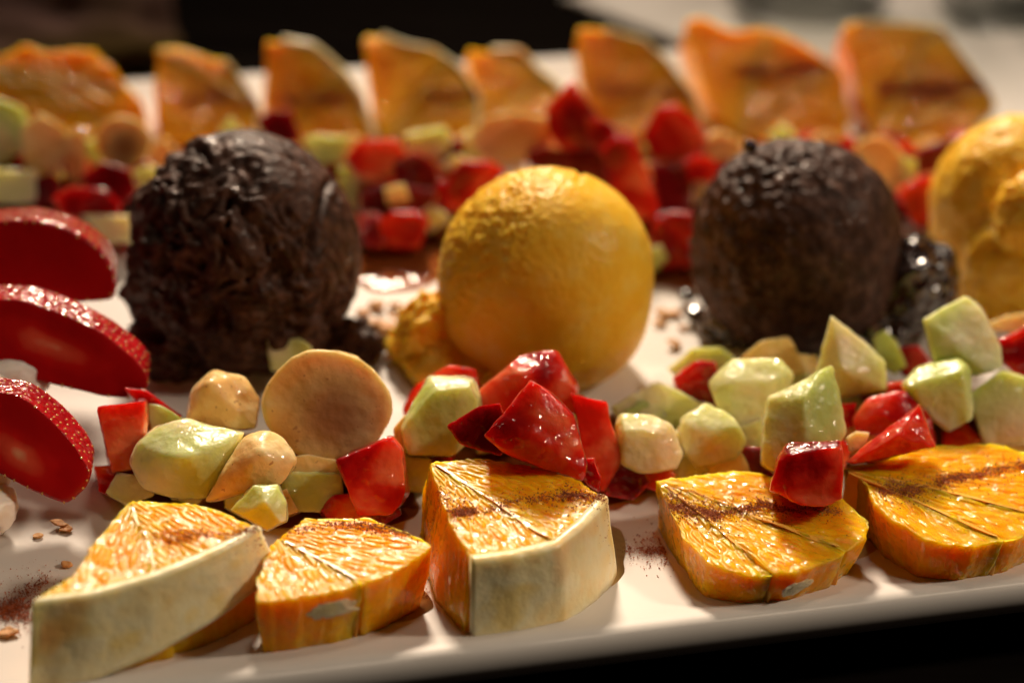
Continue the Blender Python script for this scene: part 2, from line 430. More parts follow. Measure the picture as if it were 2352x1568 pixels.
# ------------------------------------------------------------------ shaped pieces
def hull_planes(P, merge=.985):
    bm = bmesh.new()
    for p in P: bm.verts.new(p)
    r = bmesh.ops.convex_hull(bm, input=bm.verts)
    bmesh.ops.recalc_face_normals(bm, faces=bm.faces)
    c = P.mean(0); pl = []
    for f in sorted(bm.faces, key=lambda f: -f.calc_area()):
        n = np.array(f.normal); d = float(np.dot(n, np.array(f.verts[0].co) - c))
        if np.linalg.norm(n) < .5 or f.calc_area() < 1e-7: continue
        if d < 0: n, d = -n, -d
        d = max(d, 1e-3)
        for q in pl:
            if np.dot(q[0], n) > merge: q[1] = .5 * max(q[1], d) + .5 * q[1]; break
        else: pl.append([n, d])
    bm.free()
    return c, np.array([q[0] for q in pl]), np.array([q[1] for q in pl])

BUILT = {}
def blob_from_points(P, lvl=5, p=18, amp=0.03, freq=2.5, low=0.05, seed=0, zmin=0.03, merge=.985):
    P = np.asarray(P, float)
    c0 = P.mean(0); _, s, vt = np.linalg.svd(P - c0, full_matrices=False)
    s = s / math.sqrt(len(P)) * 1.5; s = np.maximum(s, s.max() * .12)
    Q = (P - c0) @ vt.T / s
    c, n, d = hull_planes(Q, merge)
    D, F = ico(lvl)
    t = np.maximum(D @ n.T, 0) / d
    r = 1.0 / (np.power(np.power(t, p).sum(1), 1.0 / p))
    V = ((D * r[:, None] + c) * s) @ vt + c0
    if np.linalg.det(vt) < 0: F = [f[::-1] for f in F]
    N = normals_of(V, F)
    off = seed * 13.7
    V = V + N * (amp * fbm(V * freq + off, 3) + low * vnoise(V * 1.1 + off))[:, None]
    if zmin is not None: V[:, 2] = np.maximum(V[:, 2], zmin)
    return V, F, N

SKIN_DIR = {'T': RU, 'B': -RU, 'L': -RX, 'R': RX, 'F': -RF, 'TL': (RU - RX) * .707, 'TR': (RU + RX) * .707, 'FL': (-RF - RX) * .707, 'FR': (-RF + RX) * .707, 'TF': (RU - RF) * .707}
GROW = 1.0
def world_pts(pts, z, th, push=0.97):
    us = np.array([q[0] for q in pts], float); vs = np.array([q[1] for q in pts], float)
    cu, cv = us.mean(), vs.mean()
    dep = depth_of(at_z(cu, cv, z))
    pts = [(cu + (q[0] - cu) * GROW, cv + (q[1] - cv) * GROW) + tuple(q[2:]) for q in pts]
    P = [at_depth(q[0], q[1], dep - (q[2] if len(q) > 2 else 0)) for q in pts]
    for q in pts:
        if len(q) > 3: continue          # an inner ridge point
        uu, vv = cu + (q[0] - cu) * push, cv + (q[1] - cv) * push
        P.append(at_depth(uu, vv, dep + th))
    return np.array(P), dep
_seed = [0]
def piece(kind, label, pts, z, th=1.3, skin=None, lvl=6, p=None, group=None, push=.97, amp=None, core=None):
    _seed[0] += 1
    P, dep = world_pts(pts, z, th, push)
    name, cat, mat, a, lo = dict(S=('strawberry_piece', 'strawberry', M['straw'], .03, .06), N=('melon_cube', 'melon', M['melon'], .024, .06),
                            B=('banana_piece', 'banana', M['banana'], .025, .05))[kind]
    V, F, N = blob_from_points(P, lvl, p or {'S': 32, 'N': 32, 'B': 20}[kind], amp or a, 2.6, lo, _seed[0], merge=.985 if kind == 'B' else .94)
    at = {}
    if kind == 'S':
        sk = np.zeros(len(V))
        if skin:
            for s in skin.split('+'): sk = np.maximum(sk, sstep(.55, .8, N @ SKIN_DIR[s]))
        at['skin'] = sk
    if kind == 'B':
        co = np.zeros(len(V))
        if core:
            cu, cv, rad = core
            c3 = at_depth(cu, cv, dep); R = rad / FPX * dep
            dd = V - c3; dd = dd - np.outer(dd @ RF, RF); q = np.linalg.norm(dd, axis=1) / R
            co = (1 - sstep(.1, 1.0, q)) * sstep(.3, .7, -(N @ RF))
        at['core'] = co
    o = mesh_obj(name, V, F, mat, attrs=at)
    tag(o, label, cat, group)
    return o

# ------------------------------------------------------------------ orange pieces
WEDGES = []
def resample(poly, n):
    poly = np.asarray(poly, float); seg = np.linalg.norm(np.diff(poly, axis=0), axis=1); s = np.concatenate([[0], np.cumsum(seg)])
    t = np.linspace(0, s[-1], n)
    return np.stack([np.interp(t, s, poly[:, k]) for k in range(poly.shape[1])], 1)
def smooth_open(q, it=2):
    for _ in range(it):
        r = q.copy(); r[1:-1] = .25 * q[:-2] + .5 * q[1:-1] + .25 * q[2:]; q = r
    return q
def orange(label, apex, cutL, arc, cutR, z, thick, nseg=2, rind=0.0, tilt=None, flare=0.0, seed=0, group=None, hi=True, rtaper=(1, 1)):
    """apex pixel, cut edge from apex to arc start, outer arc, cut edge from arc end back to apex"""
    if tilt is None:
        n = np.array([0, 0, 1.0]); p0 = np.array([0, 0, z])
    else:                                   # face leans away from the viewer, rising to the back
        u0, v0, deg, roll = tilt
        a = math.radians(deg); b = math.radians(roll)
        n = np.array([math.sin(b) * math.sin(a), -math.cos(b) * math.sin(a), math.cos(a)])
        p0 = at_z(u0, v0, z)
    t1 = np.cross(np.array([0, 1.0, 0]), n); t1 /= np.linalg.norm(t1); t2 = np.cross(n, t1)
    def loc(q): d = on_plane(q[0], q[1], p0, n) - p0; return np.array([d @ t1, d @ t2])
    A = loc(apex); L = [loc(q) for q in cutL]; R = [loc(q) for q in cutR]; ARC = smooth_open(resample([loc(q) for q in arc], 60), 2)
    # orientation: make polygon counter-clockwise
    poly = np.array([A] + L + list(ARC) + R)
    area = .5 * np.sum(poly[:, 0] * np.roll(poly[:, 1], -1) - np.roll(poly[:, 0], -1) * poly[:, 1])
    flip = area < 0
    if flip: L, R, ARC = R[::-1], L[::-1], ARC[::-1]
    inner = ARC.copy()
    if rind > 0:
        dirs = ARC - A; dirs /= np.linalg.norm(dirs, axis=1, keepdims=True); inner = ARC - dirs * rind
    cen0 = ARC.mean(0)
    root = empty('orange_piece', p0 + t1 * cen0[0] + t2 * cen0[1] - n * thick)
    rl = np.array(root.location) / CM
    # ---- segments
    cuts = np.linspace(0, 59, nseg + 1).astype(int)
    if nseg > 1: cuts[1:-1] += np.random.randint(-4, 5, nseg - 1)
    NA = 190 if hi else 90; NR = 48 if hi else 20; NS = 20 if hi else 9
    def lift(xy, h): return p0 + np.outer(xy[:, 0], t1) + np.outer(xy[:, 1], t2) + np.outer(h, n)
    def prism(name, poly, mat, dtop, rough, rnd=.12, fl=0.0, jag=0.0, ax=None):
        poly = np.asarray(poly); closed = np.vstack([poly, poly[:1]]); out = resample(closed, NA + 1)[:-1]
        out = .25 * np.roll(out, 1, 0) + .5 * out + .25 * np.roll(out, -1, 0)
        c = out.mean(0)
        if jag: out = out + (out - c) / np.linalg.norm(out - c, axis=1, keepdims=True) * (fbm(np.c_[out * 3.2, np.full(NA, seed * 3.1)], 3) * jag)[:, None]
        V, H = [c[None]], [np.zeros(1)]
        rs = np.linspace(0, 1, NR + 1)[1:]
        rs = 1 - (1 - rs) ** 1.25
        size = np.linalg.norm(out - c, axis=1)
        for r in rs:
            V.append(c + (out - c) * r)
            e = (1 - r) * size
            H.append(-rnd * (1 - np.sqrt(np.clip(1 - (1 - np.clip(e / (rnd * 1.6), 0, 1)) ** 2, 0, 1))))
        for k in range(1, NS + 1):
            f = k / NS; bulge = 0.05 * math.sin(math.pi * f)
            sc = 1 + (fl * f + bulge) / np.maximum(size, .3)
            V.append(c + (out - c) * sc[:, None]); H.append(np.full(NA, -rnd - (thick - rnd) * f))
        V.append(c[None]); H.append(np.array([-thick]))
        xy = np.vstack(V); h = np.concatenate(H)
        W3 = lift(xy, h + dtop)
        F = []
        for k in range(NA): F.append((0, 1 + k, 1 + (k + 1) % NA))
        rows = NR + NS
        for i in range(rows - 1):
            for k in range(NA):
                a, b = 1 + i * NA + k, 1 + i * NA + (k + 1) % NA
                F.append((a, a + NA, b + NA)); F.append((a, b + NA, b))
        last = len(xy) - 1
        for k in range(NA): F.append((last, 1 + (rows - 1) * NA + (k + 1) % NA, 1 + (rows - 1) * NA + k))
        N = normals_of(W3, F)
        d = xy - A; ax = cen0 - A if ax is None else ax; ax = ax / np.linalg.norm(ax)
        rr = d @ ax; pp = d @ np.array([-ax[1], ax[0]])
        pulp = np.c_[pp / (.55 + .12 * np.maximum(rr, 0)), rr, h] + seed * 5.3 + ax[0] * 3
        f1, f2, tone = worley(pulp * np.array([5.2, 2.0, 3.8]))
        if rough > .02:
            tp = sstep(.35, .8, N @ n); W3 = W3 + N * ((.010 + .028 * tp) * (sstep(0, .5, f2 - f1) - .6) + .05 * vnoise(pulp * 1.3))[:, None]
        elif rough:
            e = pulp * np.array([2.6, 1.4, 3.0])
            W3 = W3 + N * (rough * (.45 * fbm(e, 2) + 1.1 * vnoise(pulp * np.array([1.6, 1.1, 1.3]))))[:, None]
        W3[:, 2] = np.maximum(W3[:, 2], .02)
        o = mesh_obj(name, W3, F, mat, parent=root, attrs={'pulp': pulp, 'grain': W3, 'sac': f2 - f1, 'tone': .5 + .5 * tone})
        WEDGES.append((W3, F))
        return o
    for i in range(nseg):
        a, b = cuts[i], cuts[i + 1]
        pl = [A] + (list(L) if i == 0 else []) + list(inner[a:b + 1]) + (list(R) if i == nseg - 1 else [])
        pl = np.array(pl); c = pl.mean(0); gap = .0
        pl = c + (pl - c) * (1 - gap / np.linalg.norm(pl - c, axis=1, keepdims=True).clip(.3))
        prism('segment', pl, M['pulp'], random.uniform(-.015, .015), .055, .02, flare, .05, ax=inner[a:b + 1].mean(0) - A)
    for i in range(1, nseg):
        e = inner[cuts[i]]; d = e - A; d /= np.linalg.norm(d); w = np.array([-d[1], d[0]]) * .026; e = e - d * .16
        q = resample(np.array([A + d * .15, e]), 24); wob = (vnoise(np.c_[q * 1.7, np.full(24, seed)]) * .08)[:, None] * np.array([-d[1], d[0]])
        q = q + wob
        prism('membrane', np.vstack([q + w, (q - w)[::-1]]), M['memb'], .008, .006, .02, 0, 0)
    if rind > 0:
        lo = inner - (inner - A) / np.linalg.norm(inner - A, axis=1, keepdims=True) * .02
        NS2 = 16; prof = []
        # cross-section loop swept along the arc: inner-top, outer-top (rounded), outer-bottom, inner-bottom
        rows = [(0.0, .02), (.45, .03), (.85, .0), (.97, -.06), (1.0, -.16)] + [(1.0 + flare * f / rind, -.16 - (thick - .2) * f) for f in (.15, .3, .45, .6, .75, .9, 1.0)] + [(.6, -thick), (0.0, -thick)]
        arc2 = ARC; V = []
        for (f, h) in rows:
            tp = np.linspace(*rtaper, 60) if not flip else np.linspace(*rtaper[::-1], 60)
            V.append(lift(lo + (arc2 - lo) * f, h * (tp if h < -.16 else 1) + np.zeros(60)))
        nrw = len(rows); W3 = np.array(V).transpose(1, 0, 2).reshape(-1, 3); F = []
        for k in range(59):
            for i in range(nrw):
                a, b = k * nrw + i, k * nrw + (i + 1) % nrw
                F.append((a, b, b + nrw, a + nrw))
        F.append(tuple(range(nrw))[::-1]); F.append(tuple(59 * nrw + i for i in range(nrw)))
        W3 = W3 + (fbm(W3 * 1.6 + seed, 3) * .035)[:, None] * np.array([.6, -.6, .5])
        W3[:, 2] = np.maximum(W3[:, 2], .02)
        mesh_obj('rind', W3, F, M['pith'], parent=root)
        WEDGES.append((W3, F))
    tag(root, label, 'orange', group)
    return root

FG = 'orange pieces along the front edge of the platter'
orange('orange piece with a wide cream rind, beside the big strawberry slices', (300, 1150), [(255, 1195), (200, 1270), (165, 1325)],
       [(72, 1388), (200, 1372), (340, 1335), (470, 1285), (560, 1240), (602, 1212)], [(540, 1185), (470, 1160), (380, 1150)], 2.0, 2.0, 2, .2, rtaper=(1, .45), flare=.3, seed=1, group=FG)
O2 = orange('rindless orange piece between the one with a wide cream rind and the blocky one', (640, 1235), [(600, 1290), (588, 1335)],
       [(592, 1380), (680, 1372), (800, 1350), (900, 1312), (960, 1280), (990, 1250)], [(930, 1215), (850, 1185), (700, 1190)], 1.5, 1.5, 2, 0, flare=-.2, seed=2, group=FG)
orange('blocky orange piece with a thick faceted cream rind and a cinnamon stripe', (988, 1060), [(1010, 1140), (1045, 1220)],
       [(1085, 1293), (1180, 1282), (1290, 1256), (1350, 1205), (1392, 1160), (1400, 1140)], [(1330, 1105), (1250, 1075), (1100, 1050)], 1.9, 1.9, 2, .25, flare=.25, seed=3, group=FG)
O4 = orange('rindless orange piece with a red strawberry cube standing on it', (1508, 1100), [(1540, 1170), (1575, 1240)],
       [(1625, 1290), (1720, 1320), (1820, 1315), (1920, 1280), (1985, 1235), (2003, 1195)], [(1940, 1150), (1850, 1100), (1680, 1078)], 1.15, 1.15, 3, 0, flare=-.35, seed=4, group=FG)
O5 = orange('large orange piece with a peak of pith, cut off by the picture edge', (1938, 1075), [(1990, 1110), (2010, 1160), (2060, 1200)],
       [(2130, 1240), (2230, 1255), (2330, 1235), (2420, 1190), (2480, 1130)], [(2420, 1050), (2300, 1020), (2130, 1020)], 1.3, 1.3, 3, 0, flare=-.35, seed=5, group=FG)
BG = 'orange pieces leaning along the back edge of the platter'
T = 31
orange('orange piece with a notched top leaning behind the banana pieces', (-60, 150), [(-70, 250), (-40, 330)], [(120, 345), (240, 330), (345, 290), (330, 240), (255, 150), (218, 112)], [(150, 115), (110, 120), (60, 102)], 0.3, 1.7, 3, 0, (150, 340, 35, 6), seed=6, group=BG, hi=False)
orange('squat orange piece leaning behind the rough chocolate scoop', (362, 110), [(356, 200), (365, 320)], [(480, 330), (590, 310), (602, 250), (565, 190), (525, 140)], [(470, 128), (410, 108)], 0.3, 1.7, 2, .12, (470, 330, 33, -4), seed=7, group=BG, hi=False)
orange('quarter round orange piece with a rounded rind edge, behind a lone dark strawberry cube', (612, 330), [(608, 220), (609, 90)], [(650, 82), (720, 95), (790, 150), (835, 215), (868, 310)], [(800, 330), (700, 335)], 0.3, 1.7, 2, .2, (720, 330, 37, 5), seed=8, group=BG, hi=False)
orange('orange piece with a crumbly top leaning behind the red strawberry cubes', (880, 325), [(850, 200), (836, 82)], [(880, 75), (930, 95), (1000, 108), (1060, 150), (1105, 215), (1100, 315)], [(1000, 330)], 0.3, 1.7, 3, .1, (960, 330, 34, -6), seed=9, group=BG, hi=False)
orange('pale small orange piece with a flat top leaning behind a banana disc', (1110, 300), [(1090, 190), (1072, 110)], [(1130, 106), (1195, 108), (1235, 145), (1290, 190), (1310, 250), (1290, 300)], [(1200, 310)], 0.4, 1.7, 2, .22, (1180, 310, 32, 8), seed=10, group=BG, hi=False)
orange('orange piece with cinnamon patch leaning behind the pointed strawberry piece', (1370, 310), [(1340, 200), (1325, 62)], [(1390, 60), (1480, 85), (1530, 130), (1590, 205), (1620, 270), (1600, 310)], [(1500, 325)], 0.3, 1.7, 2, .1, (1480, 325, 36, -3), seed=11, group=BG, hi=False)
orange('tall bright orange piece with a dark cinnamon band, leaning behind the smooth chocolate scoop', (1690, 310), [(1620, 210), (1572, 48)], [(1615, 40), (1680, 70), (1765, 65), (1850, 108), (1930, 160), (1950, 240), (1950, 310)], [(1820, 320)], 0.3, 1.9, 3, 0, (1760, 320, T + 4, 0), seed=12, group=BG, hi=False)
orange('tall bright orange piece with a broad cinnamon patch, last of the back row', (2010, 325), [(1970, 200), (1936, 60)], [(1965, 46), (2080, 50), (2165, 62), (2205, 115), (2275, 210), (2292, 245), (2230, 320)], [(2120, 335)], 0.3, 1.9, 3, .08, (2100, 335, T + 4, 0), seed=13, group=BG, hi=False)

# ------------------------------------------------------------------ ice cream scoops
def scoop_base(u, v, rpx, zc_ratio=.93):
    R = 2.6
    for _ in range(6):
        p = at_z(u, v, R * zc_ratio); R = rpx / FPX * depth_of(p)
    return p, R
def to_cam(D): return np.c_[D @ RX, D @ RU, D @ -RF]
def scoop(name, label, cat, u, v, rpx, ry, mat, lvl, rough, skirts, seed=0, lump_name='ragged_skirt', lump_mat=None, e=2.4):
    c, R = scoop_base(u, v, rpx)
    D, F = ico(lvl)
    cd = to_cam(D)
    h = np.linalg.norm(D[:, :2], axis=1)
    h2 = np.power(np.clip(1 - np.power(np.abs(D[:, 2]), e), 0, 1), 1 / e)
    k = np.where(D[:, 2] < 0, h2 / np.maximum(h, 1e-4), 1.0)
    P = D * np.c_[k, k, np.ones(len(k))] * R * np.array([1, 1, ry])
    disp = rough(D, cd, R, seed)
    P = P + D * disp[:, None]
    # foot: flatten onto the platter and swell slightly
    V = P + c
    lumps = skirts; skirts = []
    for (su, sv, srx, sz, k) in skirts:       # lumps pressed out at the base: fold the surface towards a second sphere
        sc = at_z(su, sv, sz); sr = srx / FPX * depth_of(sc)
        d = sc - c; L = np.linalg.norm(d); dn = d / L
        cosang = D @ dn; half = math.asin(min(.95, sr / max(L, 1e-3)))
        s = np.clip(1 - cosang ** 2, 0, 1); inside = (cosang > 0) & (L * L * s < sr * sr)
        hit = np.where(inside, L * cosang + np.sqrt(np.maximum(sr * sr - L * L * s, 0)), 0)
        cur = np.linalg.norm(V - c, axis=1)
        hh = hit + k * (fbm(D * 9 + seed, 4, .6)) * inside
        newr = np.where(inside, .5 * (cur + hh + np.sqrt((cur - hh) ** 2 + .03)), cur); newr = np.maximum(newr, cur)
        V = c + (V - c) * (newr / cur)[:, None]
    V[:, 2] = np.maximum(V[:, 2], .03)
    o = mesh_obj(name, V, F, mat)
    for n_, (su, sv, sru, srv, sz, k) in enumerate(lumps):      # ragged lumps pressed out of the scoop
        sc = at_z(su, sv, sz); q = depth_of(sc) / FPX; D2, F2 = ico(6)
        V2 = D2 * (1 + k * fbm(D2 * 2.4 + n_ * 9 + seed, 2) + (.0 if lump_mat else .35) * k * fbm(D2 * 9 + seed, 3, .6))[:, None]
        V2 = sc + np.outer(V2[:, 0] * sru * q, RX) + np.outer(V2[:, 1] * .9 * sru * q, np.array([0, 1.0, 0])) + np.outer(V2[:, 2] * srv * q, np.array([0, 0, 1.0]))
        V2[:, 2] = np.maximum(V2[:, 2], .03)
        mesh_obj(lump_name, V2, F2, lump_mat or mat, parent=o)
    tag(o, label, cat)
    return o, c, R

def rough_choc(D, cd, R, seed):
    m_ = np.clip(1.1 - sstep(.15, .75, cd[:, 0] * .8 + cd[:, 1] * .7), .18, 1)       # smoother shell on the upper right
    st = D * np.array([1.0, 1.0, 1.0])
    w = np.c_[fbm(D * 3 + 5, 2), fbm(D * 3 + 9, 2), fbm(D * 3 + 2, 2)] * .16
    E = D + w
    bil = np.abs(fbm(E * 3.4 + seed, 3, .5)); bil2 = np.abs(fbm(E * 9.5 + 7 + seed, 3, .6))
    pits = sstep(.15, .55, fbm(E * 5.5 + 31, 2)); pits2 = sstep(.2, .6, fbm(E * 12 + 3, 2))
    fine = fbm(D * 30 + seed, 3)
    groove = np.exp(-((cd[:, 0] - .66 - .22 * (cd[:, 1] - .1)) / .03) ** 2) * sstep(-.35, .1, cd[:, 1]) * (1 - sstep(.5, .7, cd[:, 1])) * (cd[:, 2] > 0)
    return R * (m_ * (.11 * (bil - .3) + .022 * (bil2 - .3) - .09 * pits - .03 * pits2) + .004 * fine * (m_ + .25) + .02 * fbm(D * 2.3, 2) - .09 * groove)
def smooth_choc(D, cd, R, seed):
    m_ = np.clip(sstep(-.1, .5, -cd[:, 0]) + .2 + .5 * sstep(.2, .6, cd[:, 1]) * (1 - sstep(.85, 1, cd[:, 1])), 0, 1)
    return R * (m_ * .032 * fbm(D * 13 + seed, 4, .6) + .02 * fbm(D * 2.4 + seed, 2) + .003 * fbm(D * 30, 3))
def mango_rough(D, cd, R, seed):
    m_ = np.clip(sstep(.0, .7, -cd[:, 0] * .8 + cd[:, 1] * .5) + .15, 0, 1)
    return R * (m_ * .017 * fbm(D * 20 + seed, 4, .65) + .015 * fbm(D * 1.8 + seed, 1) + .0016 * fbm(D * 42, 2) + .004 * vnoise(D * np.array([3, 3, 14.0]) + 4) - .03 * np.exp(-((cd[:, 0] - .12 - .2 * cd[:, 1]) / .03) ** 2) * sstep(.75, .95, cd[:, 1]))
def mango_lumpy(D, cd, R, seed):
    return R * (.035 * fbm(D * 2.6 + seed, 2) + .014 * fbm(D * 12 + seed, 4, .6))

C1 = scoop('ice_cream_scoop', 'rough craggy chocolate ice cream scoop beside the big strawberry slices', 'ice cream', 566, 578, 262, 1.06, M['choc'], 7, rough_choc,
      [(365, 660, 72, 60, 1.5, .3), (800, 790, 75, 60, .4, .25), (420, 800, 110, 80, .5, .3)], seed=3)
C2 = scoop('ice_cream_scoop', 'smooth round mango sorbet scoop between the two chocolate scoops', 'sorbet', 1256, 632, 247, 1.0, M['mango'], 7, mango_rough,
      [(1000, 765, 85, 95, .9, .2), (960, 790, 62, 60, .5, .25), (1060, 840, 120, 70, .4, .2)], seed=11, e=3.0)
C3 = scoop('ice_cream_scoop', 'smooth dark chocolate scoop with a melting glossy lump on its side', 'ice cream', 1832, 556, 238, 1.0, M['choc'], 7, smooth_choc,
      [(2085, 655, 122, 122, 1.4, .13), (1980, 730, 130, 90, .5, .12), (1690, 740, 90, 60, .35, .12)], seed=21, lump_name='melting_lump', lump_mat=M['melt'], e=2.7)
C4 = scoop('ice_cream_scoop', 'bright yellow mango sorbet scoop with a ragged lump, cut off by the picture edge', 'sorbet', 2345, 468, 206, 1.0, M['mango'], 7, mango_lumpy,
      [(2330, 610, 118, 130, 1.4, .13), (2290, 690, 80, 60, .5, .16), (2390, 500, 110, 110, 3.0, .12)], seed=31)

# small round chocolate drop on the smooth scoop and melted drops on the platter
def drop(u, v, z, rpx, flat, label, name='chocolate_drop', mat=None):
    p = at_z(u, v, z); r = rpx / FPX * depth_of(p); D, F = ico(4)
    V = D * r * np.array([1, 1, flat]) * (1 + .08 * fbm(D * 2 + u, 2))[:, None] + p
    V[:, 2] = np.maximum(V[:, 2], .02)
    tag(mesh_obj(name, V, F, mat or M['melt']), label, 'chocolate')
drop(1723, 337, 5.0, 17, 1.0, 'tiny black chocolate bead stuck on top of the smooth chocolate scoop')
drop(1600, 722, .25, 26, .7, 'larger shiny drop of melted chocolate between the mango and smooth chocolate scoops')
drop(1578, 678, .25, 20, .7, 'small dark drop of melted chocolate behind the larger shiny one')
drop(1638, 765, .2, 34, .6, 'flat puddle of melted chocolate at the foot of the smooth scoop')

# ------------------------------------------------------------------ big strawberry slices and cream
def slice_(label, face, dskin, z, th, lean, cpx=None):
    """face: outline of the cut face in pixels; dskin: pixel shift of the far rim"""
    us = np.array(face, float); c = us.mean(0)
    dep = depth_of(at_z(c[0], c[1], z))
    P = [at_depth(u, v, dep + lean * (v - c[1]) / FPX * dep) for u, v in face]
    P += [at_depth(c[0] + (u - c[0]) * .92 + dskin[0], c[1] + (v - c[1]) * .9 + dskin[1], dep + th + lean * (v - c[1]) / FPX * dep) for u, v in face]
    P = np.array(P)
    V, F, N = blob_from_points(P, 6, 26, .012, 3.0, .05, z * 3 + c[1])
    F = np.array(F)
    # face normal from the outline
    A = P[:len(face)]; cc = A.mean(0); _, _, vt = np.linalg.svd(A - cc); nrm = vt[2]
    if nrm @ RF > 0: nrm = -nrm
    fn = N[F].mean(1) @ nrm
    cut = fn > .72 if cpx else fn > .97
    # core: pale middle of the cut face
    q = (V - cc); q = q - np.outer(q @ nrm, nrm); rad = np.linalg.norm(A - cc, axis=1).mean()
    if cpx is None: core = np.zeros(len(V))
    else:
        cu, cv, ru, rv, an = cpx
        x = V - CAM; dd = x @ RF; pu = PW / 2 + FPX * (x @ RX) / dd - cu; pv = PH / 2 - FPX * (x @ RU) / dd - cv
        a1 = pu * math.cos(an) + pv * math.sin(an); a2 = -pu * math.sin(an) + pv * math.cos(an)
        core = .82 - .82 * sstep(.0, 1.3, np.sqrt((a1 / ru) ** 2 + (a2 / rv) ** 2) + .25 * fbm(V * 1.3, 3))
    root = empty('strawberry_slice', np.array([V[:, 0].mean(), V[:, 1].mean(), V[:, 2].min()]))
    def sub(name, fs, mat, **k):
        idx = np.unique(fs); mp = -np.ones(len(V), int); mp[idx] = np.arange(len(idx))
        return mesh_obj(name, V[idx], mp[fs], mat, parent=root, attrs={'core': core[idx]})
    sub('cut_face', F[cut], M['sslice']); sub('skin', F[~cut], M['sskin'])
    # seeds set into the skin
    cand = F[~cut]; ok = [f for f in cand if -.2 < 1 and (N[f[0]] @ -RF) > -.15 and N[f[0]][2] > -.1]
    random.shuffle(ok); chosen = []; SV, SF = [], []; D, DF = ico(2)
    for f in ok:
        p = V[f].mean(0)
        if all(np.linalg.norm(p - q_) > .17 for q_ in chosen):
            chosen.append(p); nn = N[f[0]]; t = np.cross(nn, RF); t /= np.linalg.norm(t) + 1e-9; b = np.cross(nn, t)
            b0_ = len(SV) * 0 + sum(len(x) for x in SV)
            SV.append(p - nn * .004 + D[:, :1] * t * .026 + D[:, 1:2] * b * .045 + D[:, 2:3] * nn * .016); SF += [[i + b0_ for i in g] for g in DF]
        if len(chosen) > 170: break
    if SV:
        so = mesh_obj('seeds', np.vstack(SV), SF, M['seed'], parent=root); so['kind'] = 'stuff'
    tag(root, label, 'strawberry'); return root
slice_('dark red strawberry slice with lit upper skin, touching the rough chocolate scoop', [(-160, 560), (-60, 510), (60, 500), (170, 530), (240, 580), (272, 640), (262, 690), (180, 700), (40, 690), (-140, 680)], (18, -40), 3.0, 1.5, 0)
slice_('strawberry slice with a pale middle, between the dark slice and the front slice', [(-180, 740), (-80, 690), (40, 686), (150, 720), (250, 775), (320, 830), (346, 868), (338, 905), (290, 918), (180, 890), (20, 850), (-150, 830)], (20, -46), 2.3, 1.0, 0, (130, 800, 170, 48, .35))
slice_('front strawberry slice with a pale core and seeded skin edge, resting in cream', [(-170, 940), (-70, 890), (40, 905), (120, 965), (180, 1030), (208, 1085), (196, 1125), (150, 1160), (70, 1120), (-40, 1060), (-150, 1020)], (30, -46), 1.9, 1.0, 0, (40, 1040, 130, 60, .75))
croot = None
for q, (u, v, z, r, sx) in enumerate(((-130, 1080, 1.0, 125, 1.2), (25, 862, 1.6, 70, 1.25), (-35, 1168, .6, 76, 1.0), (-50, 1035, 1.2, 66, 1.0), (-120, 900, 1.6, 120, 1.2))):
    p = at_z(u, v, z); R = r / FPX * depth_of(p); D, F = ico(5)
    V = p + D * R * np.array([sx, 1, .8]) * (1 + .10 * fbm(D * 1.7 + q * 4, 2) + .03 * fbm(D * 5, 2))[:, None]; V[:, 2] = np.maximum(V[:, 2], .03)
    if croot is None:
        croot = mesh_obj('whipped_cream', V, F, M['cream']); tag(croot, 'white whipped cream showing between the big strawberry slices', 'cream')
    else: mesh_obj('cream_lobe', V, F, M['cream'], parent=croot)

# ------------------------------------------------------------------ diced fruit, front row
def ell(cu, cv, ru, rv, n=18, rot=0, d=0.0):
    return [(cu + ru * math.cos(a) * math.cos(rot) - rv * math.sin(a) * math.sin(rot), cv + ru * math.cos(a) * math.sin(rot) + rv * math.sin(a) * math.cos(rot), d) for a in [2 * math.pi * k / n for k in range(n)]]
# left cluster
piece('S', 'red strawberry cube with a wet glinting edge, touching the front strawberry slice', [(232, 930, .2), (335, 917, .2), (345, 960, 0), (330, 1075, .1), (255, 1090, .2), (238, 1010, .2)], 1.6, 1.2, 'T')
piece('S', 'dark red strawberry piece under the wet cube by the front strawberry slice', [(215, 1070), (330, 1060), (335, 1130), (280, 1150), (225, 1130)], .6, 1.2, 'T')
piece('S', 'dark red strawberry sliver in front of the rough chocolate scoop', [(285, 890), (335, 895), (418, 955), (395, 975), (320, 930)], 1.7, 1.0, 'T+TR')
piece('N', 'small pale melon triangle wedged behind the red strawberry cube', [(340, 926), (372, 934), (424, 968), (410, 985), (345, 990)], 1.5, 1.0)
piece('N', 'large rounded pale green melon chunk in front of the banana pieces', [(298, 1060), (312, 1012), (360, 978, -.2), (430, 966, -.3), (500, 984, -.3), (566, 990, -.2), (515, 1075, .2), (468, 1146, .2), (400, 1150, .1), (330, 1122), (440, 1050, .7, 1), (370, 1060, .5, 1)], 1.7, 1.3)
piece('B', 'half banana slice standing left against the big round banana slice', [(424, 955, .1), (440, 892), (490, 846, -.3), (560, 862, -.3), (604, 912, -.3), (590, 985, .3), (500, 990, .4), (430, 968, .3), (480, 880, .5, 1)], 1.9, 1.0)
piece('B', 'big round banana slice with a brown centre standing on edge', ell(752, 930, 154, 131, 22, .05) + [(752, 930, .1, 1)], 2.2, 1.0, push=.97, p=22, core=(765, 955, 150))
piece('B', 'small banana chunk with a wet top in front of the big banana slice', [(566, 1002, -.1), (600, 985, -.3), (650, 1005, -.3), (684, 1056), (650, 1112, .2), (610, 1122, .2), (540, 1112, .3), (480, 1150, .2), (512, 1088, .2), (600, 1040, .5, 1)], 1.8, 1.0)
